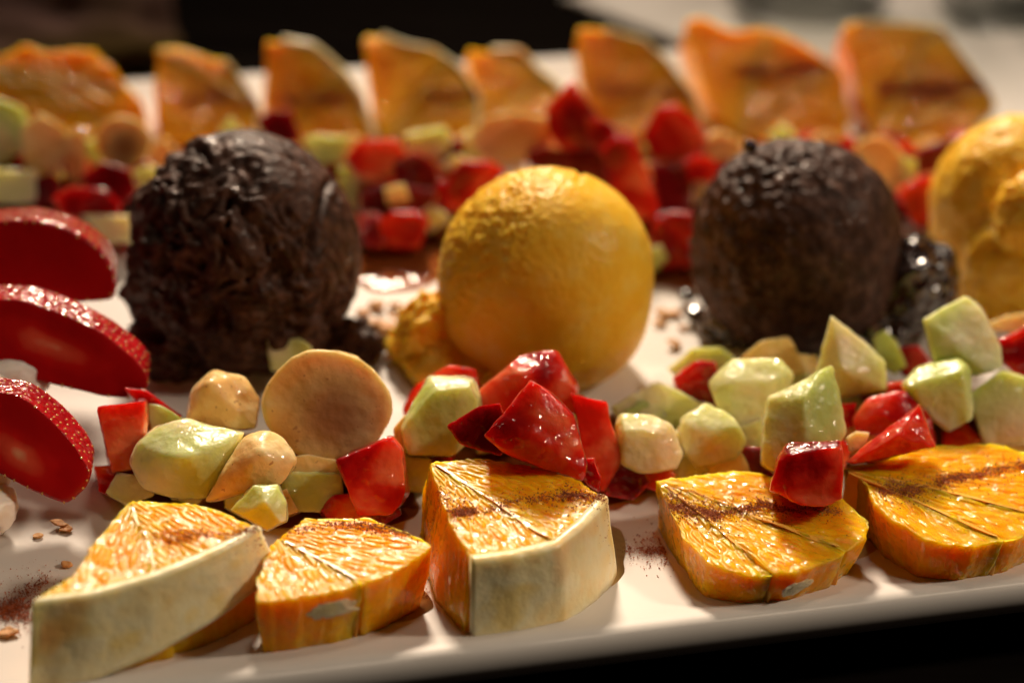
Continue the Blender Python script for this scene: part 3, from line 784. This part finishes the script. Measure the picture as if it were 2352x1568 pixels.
piece('N', 'small wet melon cube just above the rindless orange piece', [(525, 1172), (580, 1112), (640, 1108, -.1), (660, 1150), (660, 1196, .2), (615, 1220, .2), (560, 1186, .2), (610, 1150, .4, 1)], 1.5, 1.0)
piece('N', 'dull melon block in shade under the big banana slice', [(645, 1085), (785, 1085), (790, 1172), (660, 1178)], .9, 1.2)
piece('B', 'flat banana piece lying under the big banana slice', [(620, 1062), (700, 1040), (800, 1060), (790, 1095), (660, 1100)], 1.3, 1.0)
piece('S', 'brownish red strawberry chunk under the big banana slice, beside the blocky orange piece', [(772, 1055, .1), (900, 1003, 0), (925, 1030), (936, 1130, .1), (900, 1182, .2), (822, 1186, .2), (796, 1120, .3)], 1.3, 1.2)
# centre cluster
piece('S', 'red strawberry piece behind the wet melon cube at the mango scoop', [(925, 935), (955, 880), (1030, 840), (1092, 850), (1100, 890), (1000, 960), (930, 965)], 1.2, 1.0, 'L')
piece('N', 'wet pale green melon cube with dense glints, left of the pointed strawberry', [(985, 868, -.2), (1092, 868, -.2), (1108, 925), (1090, 1000), (1040, 1048, .2), (935, 1048, .2), (918, 982, .1), (1000, 890, .25, 1), (1080, 885, .25, 1)], 1.9, 1.2)
piece('B', 'banana bit squeezed between melon cube and big banana slice', [(905, 985), (930, 950), (945, 990), (940, 1040), (915, 1030)], 1.4, 1.0)
piece('S', 'large bright red strawberry piece behind the pointed one, against the mango scoop', [(1098, 895), (1150, 850), (1190, 815, -.2), (1250, 820, -.2), (1282, 808, -.2), (1300, 850), (1326, 885), (1320, 950), (1200, 990), (1105, 960), (1190, 860, .3, 1)], 2.1, 1.1)
piece('S', 'pointed strawberry piece with orange red flesh, resting on the blocky orange', [(1108, 1000, .2), (1218, 867, .1), (1265, 895), (1322, 965, -.1), (1352, 1060, -.1), (1345, 1092), (1260, 1078, .1), (1175, 1050, .3), (1215, 1000, .5, 1)], 2.6, .9, 'R')
piece('S', 'dark skinned strawberry flap beside the pointed strawberry piece', [(1028, 978), (1100, 930), (1150, 922), (1175, 990), (1150, 1042), (1062, 1020)], 2.3, .8, 'T+L+F')
piece('S', 'wet red strawberry piece with white glints, right of the pointed one', [(1318, 925), (1350, 912), (1392, 922), (1415, 1010), (1422, 1065), (1385, 1130), (1345, 1080), (1330, 1000)], 1.5, 1.0, 'T')
piece('S', 'pale pink strawberry bit tucked under the pointed strawberry piece', [(1320, 1055), (1365, 1050), (1382, 1095), (1376, 1130), (1310, 1085)], 1.8, .7)
# right of centre
piece('N', 'small wet melon cube with a bright glinting top, right of the red strawberry', [(1414, 972), (1424, 950, -.1), (1500, 952, -.2), (1545, 975), (1572, 1040, .1), (1555, 1078, .2), (1470, 1088, .3), (1420, 1062, .2), (1430, 985, .3, 1), (1520, 990, .3, 1)], 1.4, 1.1)
piece('N', 'dull yellow green melon cube beside the glinting small melon cube', [(1564, 965), (1620, 925, -.2), (1682, 960), (1712, 1012), (1692, 1055, .1), (1600, 1075, .2), (1570, 1035, .2), (1590, 980, .3, 1)], 1.3, 1.1)
piece('N', 'shaded grey green melon piece at the foot of the mango scoop', [(1408, 935), (1500, 880), (1562, 900), (1622, 930), (1560, 990), (1480, 965), (1420, 965)], .9, 1.0)
piece('N', 'dark green melon slab between mango and smooth chocolate scoops', [(1528, 845), (1590, 800), (1655, 798), (1695, 830), (1640, 870), (1560, 880)], .8, .9)
piece('S', 'dark red strawberry cube between two melon pieces by the mango scoop', [(1548, 870), (1600, 832), (1642, 830), (1655, 880), (1640, 928), (1560, 895)], 1.3, 1.0)
piece('N', 'large cream coloured melon block in front of the smooth chocolate scoop', [(1643, 862), (1680, 820, -.2), (1790, 825, -.2), (1822, 862), (1800, 920), (1760, 960, .2), (1715, 985, .2), (1660, 960, .2), (1640, 905, .2), (1670, 880, .35, 1), (1780, 880, .3, 1)], 1.6, 1.2)
piece('B', 'curved banana piece behind the large cream melon block', [(1698, 822), (1750, 780), (1812, 772), (1830, 800), (1848, 855), (1800, 870), (1760, 850)], 1.5, .9)
piece('B', 'sliver of banana behind the pyramid shaped melon piece', [(1825, 812), (1880, 815), (1880, 862), (1835, 865)], 1.2, .8)
piece('N', 'tall pale green melon block covered in wet glints', [(1764, 930), (1762, 908, -.1), (1888, 848, -.2), (1922, 900, -.2), (1942, 992, -.1), (1900, 1050), (1780, 1090, .2), (1745, 1068, .2), (1750, 1010, .2), (1850, 905, .5, 1), (1860, 1010, .55, 1)], 2.1, 1.2)
piece('N', 'pyramid shaped melon piece with a sharp tip, before the smooth chocolate scoop', [(1908, 722), (1870, 860), (1925, 915), (2036, 898), (2032, 830), (1962, 770), (1938, 850, .5, 1)], 2.0, 1.0)
piece('N', 'dim brownish melon sliver in shade behind the melon pyramid', [(2005, 775), (2030, 758), (2055, 780), (2088, 840), (2055, 865), (2020, 835)], 1.3, .7)
piece('S', 'dark red strawberry bit in shade behind the high melon cube', [(2060, 800), (2110, 790), (2150, 850), (2110, 880), (2070, 850)], .9, .8)
piece('N', 'high melon cube with a pink stain, below the yellow sorbet', [(2120, 732, .1), (2218, 680, -.3), (2246, 700, -.3), (2300, 800), (2304, 845, .1), (2240, 865, .2), (2150, 835, .2), (2140, 800, .2), (2200, 800, .4, 1)], 2.5, 1.2)
piece('N', 'green melon wedge with a cut top face under the high melon cube', [(2073, 885), (2110, 845, -.3), (2200, 825, -.4), (2228, 850), (2234, 960, .1), (2180, 990, .2), (2120, 952, .2), (2215, 850, .3, 1), (2090, 890, .3, 1)], 1.9, 1.1)
piece('N', 'brown tinged melon block at the picture edge under the high melon cube', [(2228, 905), (2300, 850), (2380, 870), (2390, 1020), (2262, 1020), (2240, 960)], 1.5, 1.2)
piece('S', 'bright red strawberry piece at the picture edge beside the high melon cube', [(2292, 780), (2360, 750), (2420, 770), (2420, 880), (2340, 870), (2300, 835)], 2.0, 1.0, 'T')
piece('B', 'thin banana slice edge lying below the yellow sorbet', [(2262, 745), (2310, 725), (2400, 715), (2400, 755), (2290, 760)], 1.9, .8)
piece('S', 'strawberry piece with a pale pink cut side, under the melon wedge', [(1958, 965), (1988, 915), (2040, 905), (2085, 900), (2145, 955), (2150, 1005), (2070, 1005), (1965, 990), (2010, 950, .3, 1)], 1.5, 1.0, 'TR')
piece('S', 'long wet red strawberry wedge lying on the back of the large orange piece', [(1940, 1062), (2000, 1015), (2082, 950), (2126, 970), (2148, 1028), (2040, 1052), (1960, 1070), (2060, 1000, .35, 1)], 1.9, .8, 'B')
piece('B', 'little wet banana bit left of the long strawberry wedge', [(1940, 1005), (1965, 988), (2000, 992), (1985, 1030), (1950, 1040)], 1.7, .7)
piece('S', 'red bit of strawberry glimpsed behind the melon pyramid base', [(2030, 885), (2075, 880), (2090, 910), (2040, 915)], 1.4, .7)
piece('S', 'red strawberry cube with a dark seeded top, standing on an orange piece', [(1772, 1110, .1), (1785, 1050, .1), (1806, 1022), (1926, 1010), (1933, 1150, .1), (1892, 1168, .2), (1840, 1162, .2), (1800, 1140, .2), (1815, 1040, .3, 1), (1920, 1030, .25, 1)], 2.05, 1.1, 'T')
piece('S', 'dark strawberry scrap between tall glinting melon and the pink sided strawberry', [(1930, 930), (1965, 925), (1965, 980), (1935, 985)], 1.2, .8)
piece('N', 'shaded melon cube low behind the tall glinting melon block', [(1680, 985), (1750, 960), (1760, 1060), (1700, 1070)], .8, 1.0)
piece('N', 'olive melon bit at the foot of the rough chocolate scoop', [(612, 780), (690, 775), (720, 800), (690, 850), (625, 850)], 1.2, .8)

# pieces buried at the bottom of the front heap, glimpsed in its gaps
random.seed(21)
LBL = {'S': 'dark strawberry bit buried low in the front fruit heap', 'N': 'shaded melon bit buried low in the front fruit heap', 'B': 'shaded banana bit buried low in the front fruit heap'}
def cube_px(u, v, r):
    a0 = random.uniform(0, 6.28); k = random.choice((4, 5, 5, 6))
    return [(u + r * random.uniform(.8, 1.15) * math.cos(a0 + 6.283 * i / k), v + .8 * r * random.uniform(.8, 1.15) * math.sin(a0 + 6.283 * i / k)) for i in range(k)]
for i, (u, v) in enumerate([(350, 1075), (430, 1120), (520, 1040), (600, 1080), (700, 1120), (770, 1130), (850, 1090), (900, 1060), (960, 1010), (990, 1050), (1060, 960), (1130, 1010), (1230, 960), (1300, 990), (1390, 1060), (1450, 1040), (1520, 1030), (1600, 1000), (1650, 1040), (1720, 1010), (1700, 930), (1780, 1020), (1850, 960), (1950, 950), (1900, 1040), (2010, 940), (2080, 960), (2120, 900), (2170, 930), (2250, 960), (2200, 1010), (2320, 950), (2330, 1010), (1480, 960), (800, 1170), (860, 1165), (560, 1150), (640, 1160), (940, 1090), (1430, 1100), (1500, 1090), (1580, 1080), (1660, 1080), (400, 1000), (690, 1060), (1560, 940), (1850, 900), (1980, 1000), (300, 1120), (1740, 1065)]):
    kd = 'SNBNS'[i % 5]; piece(kd, LBL[kd], cube_px(u, v, random.uniform(52, 70)), .7, 1.1, 'F' if kd == 'S' and i % 2 else None, lvl=4, group=LBL[kd])

# ------------------------------------------------------------------ diced fruit, back row (out of focus)
def bk(kind, label, pts, z=1.3, th=1.2, skin=None, **k): return piece(kind, label, pts, z, th, skin, lvl=5, p=24, **k)
bk('N', 'pale melon chunk at the picture edge above the dark strawberry slice', [(-40, 235), (0, 236), (60, 262), (78, 310), (40, 355), (-40, 390)], 1.9)
bk('B', 'knobbly banana piece beside the melon chunk at the picture edge', [(48, 300), (90, 258), (150, 290), (162, 360), (130, 402), (62, 392)], 1.8)
bk('B', 'banana slice seen edge on between two banana pieces', [(150, 310), (186, 290), (203, 335), (192, 395), (160, 425), (148, 380)], 1.6, .6)
bk('B', 'banana slice with a shaded brown face behind the dark strawberry slice', ell(283, 325, 68, 60, 14, .2), 1.8, 1.0, core=(285, 340, 60))
bk('N', 'melon cube low at the picture edge above the dark strawberry slice', [(-30, 388), (85, 395), (82, 465), (-30, 470)], 1.0)
bk('S', 'dark red strawberry bit between melon cube and orange red strawberry', [(78, 412), (120, 398), (140, 420), (130, 465), (76, 472)], 1.0, skin='F')
bk('S', 'dark glossy strawberry piece below the shaded banana slice', [(185, 405), (230, 370), (300, 388), (315, 440), (285, 470), (200, 445)], 1.3, skin='T+F')
bk('S', 'orange red strawberry piece with a pale side, above the dark strawberry slice', [(118, 455), (160, 430), (240, 434), (278, 462), (276, 498), (150, 495)], 1.4)
bk('N', 'pale melon scrap against the side of the rough chocolate scoop', [(302, 392), (358, 380), (365, 430), (330, 455), (300, 450)], 1.1)
bk('N', 'melon strip behind the dark strawberry slice, touching the chocolate scoop', [(180, 490), (300, 498), (306, 560), (250, 560)], .9)
bk('N', 'tiny melon tip peeking over the rough chocolate scoop', [(500, 305), (530, 262), (562, 305), (530, 330)], 1.4)
bk('S', 'lone dark strawberry cube behind the rough chocolate scoop', [(584, 275), (620, 248), (672, 256), (692, 330), (620, 330)], 1.7, skin='F')
bk('N', 'pale melon piece beside the lone dark strawberry cube', [(692, 318), (730, 306), (805, 314), (792, 368), (720, 378)], 1.4)
bk('N', 'pale melon corner showing past the groove of the rough chocolate scoop', [(775, 385), (826, 384), (828, 470), (790, 480)], .9)
bk('S', 'bright red strawberry piece, first of the red heap right of the rough chocolate scoop', [(792, 360), (830, 320), (912, 318), (935, 360), (900, 412), (820, 402)], 1.8)
bk('S', 'dark sided red strawberry piece in the heap behind the sorbet', [(898, 375), (950, 343), (1000, 375), (1012, 422), (960, 448), (910, 425)], 1.5, skin='F')
bk('N', 'pale melon and pink stained piece behind the red strawberry heap', [(928, 310), (1020, 290), (1042, 330), (1010, 372), (930, 348)], 1.4)
bk('S', 'tiny dark strawberry bit beside the broad banana disc', [(1034, 322), (1064, 318), (1068, 368), (1030, 360)], 1.2, .6, skin='F')
bk('B', 'broad banana disc lying behind the mango scoop', [(1070, 325), (1110, 265), (1180, 253), (1250, 264), (1282, 305), (1230, 375), (1120, 372)], 1.8, 1.0)
bk('N', 'little pale melon bits beside the broad banana disc', [(1008, 385), (1050, 356), (1096, 366), (1060, 395)], 1.1, .6)
bk('S', 'red strawberry wedge peeking out behind the top of the mango scoop', [(1028, 410), (1060, 368), (1130, 370), (1160, 395), (1090, 470), (1025, 490)], 1.7)
bk('S', 'dark strawberry lump in shade under the red heap', [(830, 440), (890, 420), (1000, 440), (985, 495), (870, 505), (830, 490)], .9, skin='F')
bk('B', 'dim banana scrap in shade inside the red heap', [(880, 430), (930, 420), (940, 460), (890, 470)], 1.4, .6)
bk('S', 'rounded red strawberry half lying on the platter beside the rough chocolate scoop', [(868, 505), (905, 485), (975, 490), (987, 512), (962, 572), (890, 572)], .8)
bk('S', 'dark glossy strawberry bit touching the rough chocolate scoop', [(828, 500), (870, 490), (882, 570), (835, 565)], .8, skin='F+T')
bk('S', 'pointed bright red strawberry piece on top of the back heap', [(1254, 250), (1302, 198), (1342, 228), (1375, 272), (1370, 345), (1290, 348), (1258, 305)], 2.7, skin='B')
bk('S', 'dark seeded strawberry piece beside the pointed red one', [(1345, 262), (1408, 288), (1432, 335), (1380, 352), (1345, 320)], 2.4, skin='T+TR')
bk('S', 'dark red strawberry lump under the pointed red one', [(1208, 350), (1250, 333), (1322, 350), (1345, 390), (1280, 402), (1215, 385)], 1.4, skin='F')
bk('S', 'long red strawberry piece leaning down behind the mango scoop', [(1378, 345), (1420, 310), (1456, 320), (1488, 400), (1517, 482), (1490, 510), (1430, 495), (1400, 430)], 2.0, skin='T')
bk('S', 'shaded strawberry lump between the pointed and the long strawberry pieces', [(1290, 345), (1380, 340), (1420, 430), (1400, 480), (1320, 430)], 1.1, skin='F')
bk('S', 'plump red strawberry piece with a dark skinned side, beside the smooth chocolate scoop', [(1474, 310), (1508, 246), (1550, 238), (1602, 280), (1625, 325), (1600, 365), (1500, 365)], 2.1, skin='L+TL')
bk('B', 'banana bit between the plump strawberry and the smooth chocolate scoop', [(1608, 325), (1650, 300), (1705, 322), (1705, 355), (1620, 368)], 1.6)
bk('S', 'small orange red strawberry cube against the smooth chocolate scoop', [(1570, 372), (1600, 354), (1648, 368), (1640, 420), (1580, 418)], 1.6)
bk('S', 'shaded strawberry lump below the plump strawberry', [(1488, 372), (1562, 368), (1592, 420), (1585, 490), (1520, 495)], 1.0, skin='F')
bk('S', 'round red strawberry half between mango and smooth chocolate scoops', [(1488, 548), (1528, 486), (1590, 488), (1612, 560), (1600, 615), (1510, 618)], .9)
bk('N', 'pale melon tip above the smooth chocolate scoop', [(1765, 312), (1800, 280), (1832, 312), (1820, 340), (1770, 340)], 1.6)
bk('B', 'banana scrap behind the top of the smooth chocolate scoop', [(1850, 320), (1900, 300), (1935, 320), (1900, 345)], 1.4, .8)
bk('S', 'tiny bright red strawberry bit behind the smooth chocolate scoop', [(1922, 314), (1960, 312), (1970, 348), (1930, 345)], 1.6, .7)
bk('B', 'banana slice in shade between the smooth chocolate scoop and the yellow sorbet', [(1960, 335), (1990, 315), (2040, 318), (2085, 362), (2092, 420), (2055, 440), (1990, 390)], 1.6, .9)
bk('N', 'small pale melon cube between banana slice and yellow sorbet', [(2068, 362), (2106, 362), (2110, 412), (2074, 416)], 1.5, .7)
bk('S', 'small red strawberry piece in front of the last back orange piece', [(2042, 328), (2085, 326), (2110, 352), (2060, 352)], 1.7, .7)
bk('S', 'crimson glossy strawberry piece touching the yellow sorbet', [(2102, 345), (2160, 325), (2210, 310), (2170, 380), (2120, 400)], 1.6, .8, skin='F+T')
bk('S', 'red strawberry piece low between banana slice and yellow sorbet', [(2055, 440), (2110, 402), (2150, 412), (2150, 530), (2105, 525)], 1.1, .9)

LBK = {'S': 'dark strawberry bit buried low in the back fruit heap', 'N': 'shaded melon bit buried low in the back fruit heap', 'B': 'shaded banana bit buried low in the back fruit heap'}
random.seed(5)
spots = [(x, 345 + random.uniform(-14, 14)) for x in range(20, 2300, 88)] + [(x, 395 + random.uniform(-14, 14)) for x in (20, 110, 170, 260, 330, 780, 850, 920, 990, 1060, 1290, 1350, 1430, 1500, 1570, 1640, 2020, 2090, 2140)] + [(x, 450 + random.uniform(-12, 12)) for x in (20, 90, 200, 300, 800, 850, 910, 970, 1030, 1440, 1500, 1560, 1600, 2080, 2130)] + [(850, 510), (920, 500), (990, 500), (1530, 520), (1570, 530), (240, 520), (290, 545), (1500, 590)]
for i, (u, v) in enumerate(spots):
    kd = 'SSNSB'[i % 5]; piece(kd, LBK[kd], cube_px(u, v, random.uniform(40, 52)), .6, .9, random.choice(('F', 'T', 'TF', None)) if kd == 'S' else None, lvl=4, p=24, group=LBK[kd])

# ------------------------------------------------------------------ crumbs
def crumb(u, v, z, rpx, label, tilt=.4):
    p = at_z(u, v, z); r = rpx / FPX * depth_of(p)
    k = random.randint(5, 8); pts = []
    for i in range(k):
        a = 2 * math.pi * i / k; rr = r * random.uniform(.6, 1.15)
        for s in (-1, 1): pts.append([rr * math.cos(a), rr * math.sin(a) * .8, s * r * .17 + rr * math.cos(a) * tilt * random.uniform(.5, 1.2)])
    q = np.array(pts); q[:, 2] -= q[:, 2].min(); 
    V, F, N = blob_from_points(q + np.array([p[0], p[1], max(.02, z - .15)]), 4, 16, .03, 4, .03, u)
    tag(mesh_obj('biscuit_crumb', V, F, M['flake']), label, 'crumb', 'biscuit crumbs on the platter')
LB1 = 'golden biscuit crumb on the platter between the rough chocolate and mango scoops'
for u, v, r in ((838, 710, 24), (868, 695, 22), (905, 690, 20), (855, 735, 30), (893, 745, 32), (880, 790, 24), (900, 815, 30), (880, 735, 20), (925, 700, 15), (1010, 690, 12), (905, 725, 18)): crumb(u, v, .2, r, LB1, random.uniform(-.5, .5))
LB2 = 'golden biscuit crumb on the platter between the mango and smooth chocolate scoops'
for u, v, r in ((1525, 718, 22), (1550, 715, 20), (1545, 786, 20), (1515, 735, 16), (1570, 745, 12), (1590, 700, 12)): crumb(u, v, .15, r, LB2, random.uniform(-.4, .4))
LB3 = 'brown biscuit crumb on the bare white platter beside the cream'
for u, v, r in ((88, 1222, 15), (135, 1200, 22), (150, 1208, 18), (150, 1290, 14), (18, 1446, 26)): crumb(u, v, .12, r, LB3, random.uniform(-.3, .3))

# ------------------------------------------------------------------ juice on the platter, and tinted films painting shade under the heaps
def puddle(label, pts, h, mat, name='juice_or_shade_film', cat='juice'):
    P = np.array([at_z(u, v, .03) for u, v in pts]); c = P.mean(0); cl = np.vstack([P, P[:1]])
    o = resample(cl, 97)[:-1]
    for _ in range(3): o = .25 * np.roll(o, 1, 0) + .5 * o + .25 * np.roll(o, -1, 0)
    o = o + (o - c) * (.06 * fbm(o * 1.2, 2))[:, None]
    V = [c + np.array([0, 0, h])]; F = []
    for r in (.25, .5, .7, .82, .9, .95, .98, 1.0):
        q = c + (o - c) * r; q[:, 2] = .025 + h * (1 - r ** 8) * (1 + .0 * q[:, 0]); V += list(q)
    for k in range(96): F.append((0, 1 + k, 1 + (k + 1) % 96))
    for i in range(7):
        for k in range(96):
            a, b = 1 + i * 96 + k, 1 + i * 96 + (k + 1) % 96; F.append((a, a + 96, b + 96, b))
    tag(mesh_obj(name, V, F, mat), label, cat)
puddle('clear orange juice puddle beside the rindless orange piece', [(560, 1420), (700, 1500), (830, 1490), (960, 1460), (1010, 1400), (960, 1330), (760, 1330), (600, 1350)], .08, M['juice'])
puddle('thin juice film round the blocky orange piece', [(1010, 1250), (1100, 1455), (1300, 1440), (1440, 1330), (1430, 1210), (1200, 1150)], .05, M['juice'])
puddle('wet juice film under the orange piece with the strawberry cube', [(1520, 1150), (1620, 1330), (1740, 1395), (1900, 1350), (2020, 1260), (2000, 1180), (1750, 1120)], .06, M['juice'])
puddle('juice film under the large orange piece at the picture edge', [(2000, 1150), (2080, 1270), (2240, 1320), (2400, 1260), (2480, 1180), (2300, 1120)], .06, M['juice'])
puddle('brownish fruit juice and painted shade between the rough chocolate and mango scoops', [(830, 560), (1000, 530), (1050, 620), (960, 665), (860, 670), (800, 640)], .06, M['juice_shade'])  # brown tint carries both juice and painted shade
puddle('reddish fruit juice pooled beyond the mango scoop', [(1380, 480), (1640, 470), (1650, 640), (1560, 670), (1450, 640)], .06, M['juice_shade'])

puddle('brown red film painting shade of the heap under the banana slices', [(225, 1080), (300, 1170), (520, 1200), (760, 1225), (960, 1190), (980, 1060), (820, 1000), (520, 990), (280, 1010)], .05, M['juice_shade'])  # from here on, tinted films darken the platter as painted heap shade
puddle('brown red film painting shade under the heap before the mango scoop', [(960, 1060), (1000, 1190), (1200, 1170), (1420, 1160), (1520, 1110), (1480, 960), (1200, 940), (1000, 980)], .05, M['juice_shade'])
puddle('brown red film painting shade under the heap of melon before the smooth chocolate scoop', [(1480, 1000), (1500, 1130), (1700, 1110), (2000, 1060), (2400, 1030), (2400, 900), (2000, 880), (1650, 900)], .05, M['juice_shade'])
puddle('red film painting shade under the back heap beside the dark strawberry slice', [(-60, 330), (-60, 500), (150, 540), (330, 540), (350, 400), (300, 320), (120, 310)], .05, M['juice_shade'])  # painted shade again, toning down white platter in the back heap
puddle('red film painting shade under the back heap between the rough chocolate and mango scoops', [(700, 330), (760, 480), (850, 580), (1050, 560), (1120, 420), (1080, 330), (900, 310)], .05, M['juice_shade'])
puddle('red film painting shade under the back heap between the mango and smooth chocolate scoops', [(1200, 330), (1300, 450), (1450, 540), (1640, 560), (1720, 400), (1650, 320), (1400, 310)], .05, M['juice_shade'])
puddle('red film painting shade under the back heap before the tall bright orange pieces', [(1750, 310), (1800, 400), (2050, 470), (2150, 520), (2200, 400), (2150, 310)], .05, M['juice_shade'])

# ------------------------------------------------------------------ cinnamon powder
def pith_patch(root, u, v, ru, rv, bv):
    h = bv.ray_cast(Vector(CAM), Vector(ray(u, v)).normalized())
    if h[0] is None: return
    p, n = np.array(h[0]), np.array(h[1]); n = n / np.linalg.norm(n); t = np.cross(n, [0, 0, 1]); t /= np.linalg.norm(t); b = np.cross(t, n); q = depth_of(p) / FPX
    D, F = ico(5); k = (1 + .25 * fbm(D * 2.2 + u, 3))[:, None]; D = D * k
    V = p + np.outer(D[:, 0] * ru * q, t) + np.outer(D[:, 1] * rv * q, b) + np.outer(D[:, 2] * .035, n); V[:, 2] = np.maximum(V[:, 2], .03)
    mesh_obj('pith_patch', V, F, M['pith'], parent=root)
allv, allf, base = [], [], 0
for W3, F in WEDGES:
    allv += [tuple(p) for p in W3]; allf += [tuple(i + base for i in f) for f in F]; base += len(W3)
bvh = BVHTree.FromPolygons(allv, allf)
for a_ in ((O2, 760, 1400, 60, 22), (O4, 1830, 1350, 42, 26)): pith_patch(*a_, bvh)
def drop_z(x, y):
    h = bvh.ray_cast(Vector((x, y, 12)), Vector((0, 0, -1)))
    if h[0] is None: return .03, np.array([0, 0, 1.0])
    return h[0].z, np.array(h[1])
bands = [  # (polyline of pixels, plane height, width px, grains)
    ([(350, 1232), (430, 1225), (520, 1228), (600, 1218)], 2.0, 12, 900), ([(380, 1240), (440, 1235)], 2.0, 9, 300),
    ([(660, 1238), (760, 1215), (860, 1220), (985, 1240)], 1.35, 10, 1500), ([(820, 1218), (900, 1222), (975, 1238)], 1.35, 9, 1300),
    ([(1030, 1180), (1100, 1170), (1200, 1150), (1300, 1138), (1390, 1140)], 1.9, 11, 1900), ([(1035, 1178), (1095, 1172)], 1.9, 9, 1300), ([(1290, 1135), (1400, 1150)], 1.9, 9, 600),
    ([(1440, 1265), (1500, 1268), (1570, 1262)], .0, 12, 1900), ([(1480, 1245), (1560, 1240)], 0, 14, 300),
    ([(1570, 1170), (1640, 1185), (1720, 1165), (1770, 1155)], 1.15, 13, 2200), ([(1740, 1150), (1800, 1165), (1930, 1175)], 1.15, 10, 1200), ([(1590, 1165), (1650, 1180)], 1.15, 8, 1000),
    ([(2015, 1125), (2080, 1130), (2180, 1100), (2280, 1078), (2400, 1060)], 1.3, 13, 3000), ([(2160, 1100), (2260, 1085)], 1.3, 9, 900),
    ([(2020, 1225), (2100, 1255)], 0, 14, 500), ([(990, 1300), (1030, 1330)], 0, 18, 300), ([(0, 1400), (60, 1395), (130, 1370)], 0, 16, 2600), ([(30, 1380), (110, 1330)], 0, 16, 500),
    ([(-10, 1415), (80, 1420)], 0, 14, 900)]
bands_back = [([(420, 232), (500, 225), (580, 232)], 2500), ([(650, 235), (740, 228), (840, 225)], 2600), ([(960, 220), (1050, 212), (1100, 215)], 1500),
    ([(1370, 195), (1400, 210), (1470, 205), (1590, 225)], 2300), ([(1700, 160), (1760, 165), (1850, 155), (1930, 150)], 4500), ([(2020, 205), (2100, 200), (2180, 200), (2270, 195)], 5500), ([(2080, 215), (2200, 215)], 2500)]
GV, GF = [], []
tet = np.array([[1, 1, 1], [1, -1, -1], [-1, 1, -1], [-1, -1, 1]]) * .577
def grain(p, s):
    a = np.random.rand(3) * 6.28
    ca, sa, cb2, sb = math.cos(a[0]), math.sin(a[0]), math.cos(a[1]), math.sin(a[1])
    R1 = np.array([[ca, -sa, 0], [sa, ca, 0], [0, 0, 1]]) @ np.array([[1, 0, 0], [0, cb2, -sb], [0, sb, cb2]])
    q = (tet * s * np.random.uniform(.6, 1.4, 3)) @ R1.T + p; b = len(GV)
    GV.extend(q); GF.extend([(b, b + 1, b + 2), (b, b + 3, b + 1), (b, b + 2, b + 3), (b + 1, b + 3, b + 2)])
def along(poly, n, wpx):
    poly = np.array(poly, float); q = resample(poly, 200); i = np.random.randint(0, 200, n); t = np.random.rand(n)
    dens = .5 + .5 * vnoise(np.c_[q[i] * .03, np.zeros(n)]); keep = np.random.rand(n) < .15 + dens
    i = i[keep]; g = np.random.randn(len(i), 2) * np.where(np.random.rand(len(i)) < .7, .5, 1.7)[:, None] * np.array([wpx, wpx])
    return q[i] + g
for poly, zz, wpx, n in bands:
    for u, v in along(poly, int(n * 1.25), wpx):
        p = at_z(u, v, zz); z, nn = drop_z(p[0], p[1])
        grain(np.array([p[0], p[1], z + .012]), random.choice((.007, .009, .012, .015, .024)))
for poly, n in bands_back:
    for u, v in along(poly, int(n * .8), 20):
        d = ray(u, v); h = bvh.ray_cast(Vector(CAM), Vector(d).normalized())
        if h[0] is None: continue
        z, nn = drop_z(h[0].x, h[0].y); 
        if abs(z - h[0].z) > .25: continue
        grain(np.array(h[0]) + np.array(h[1]) * .012, random.choice((.014, .018, .024, .03)))
ob = mesh_obj('cinnamon_powder', np.array(GV), GF, M['cinn'], smooth=False)
tag(ob, 'reddish brown cinnamon powder sprinkled in stripes over oranges and platter', 'cinnamon', kind='stuff')
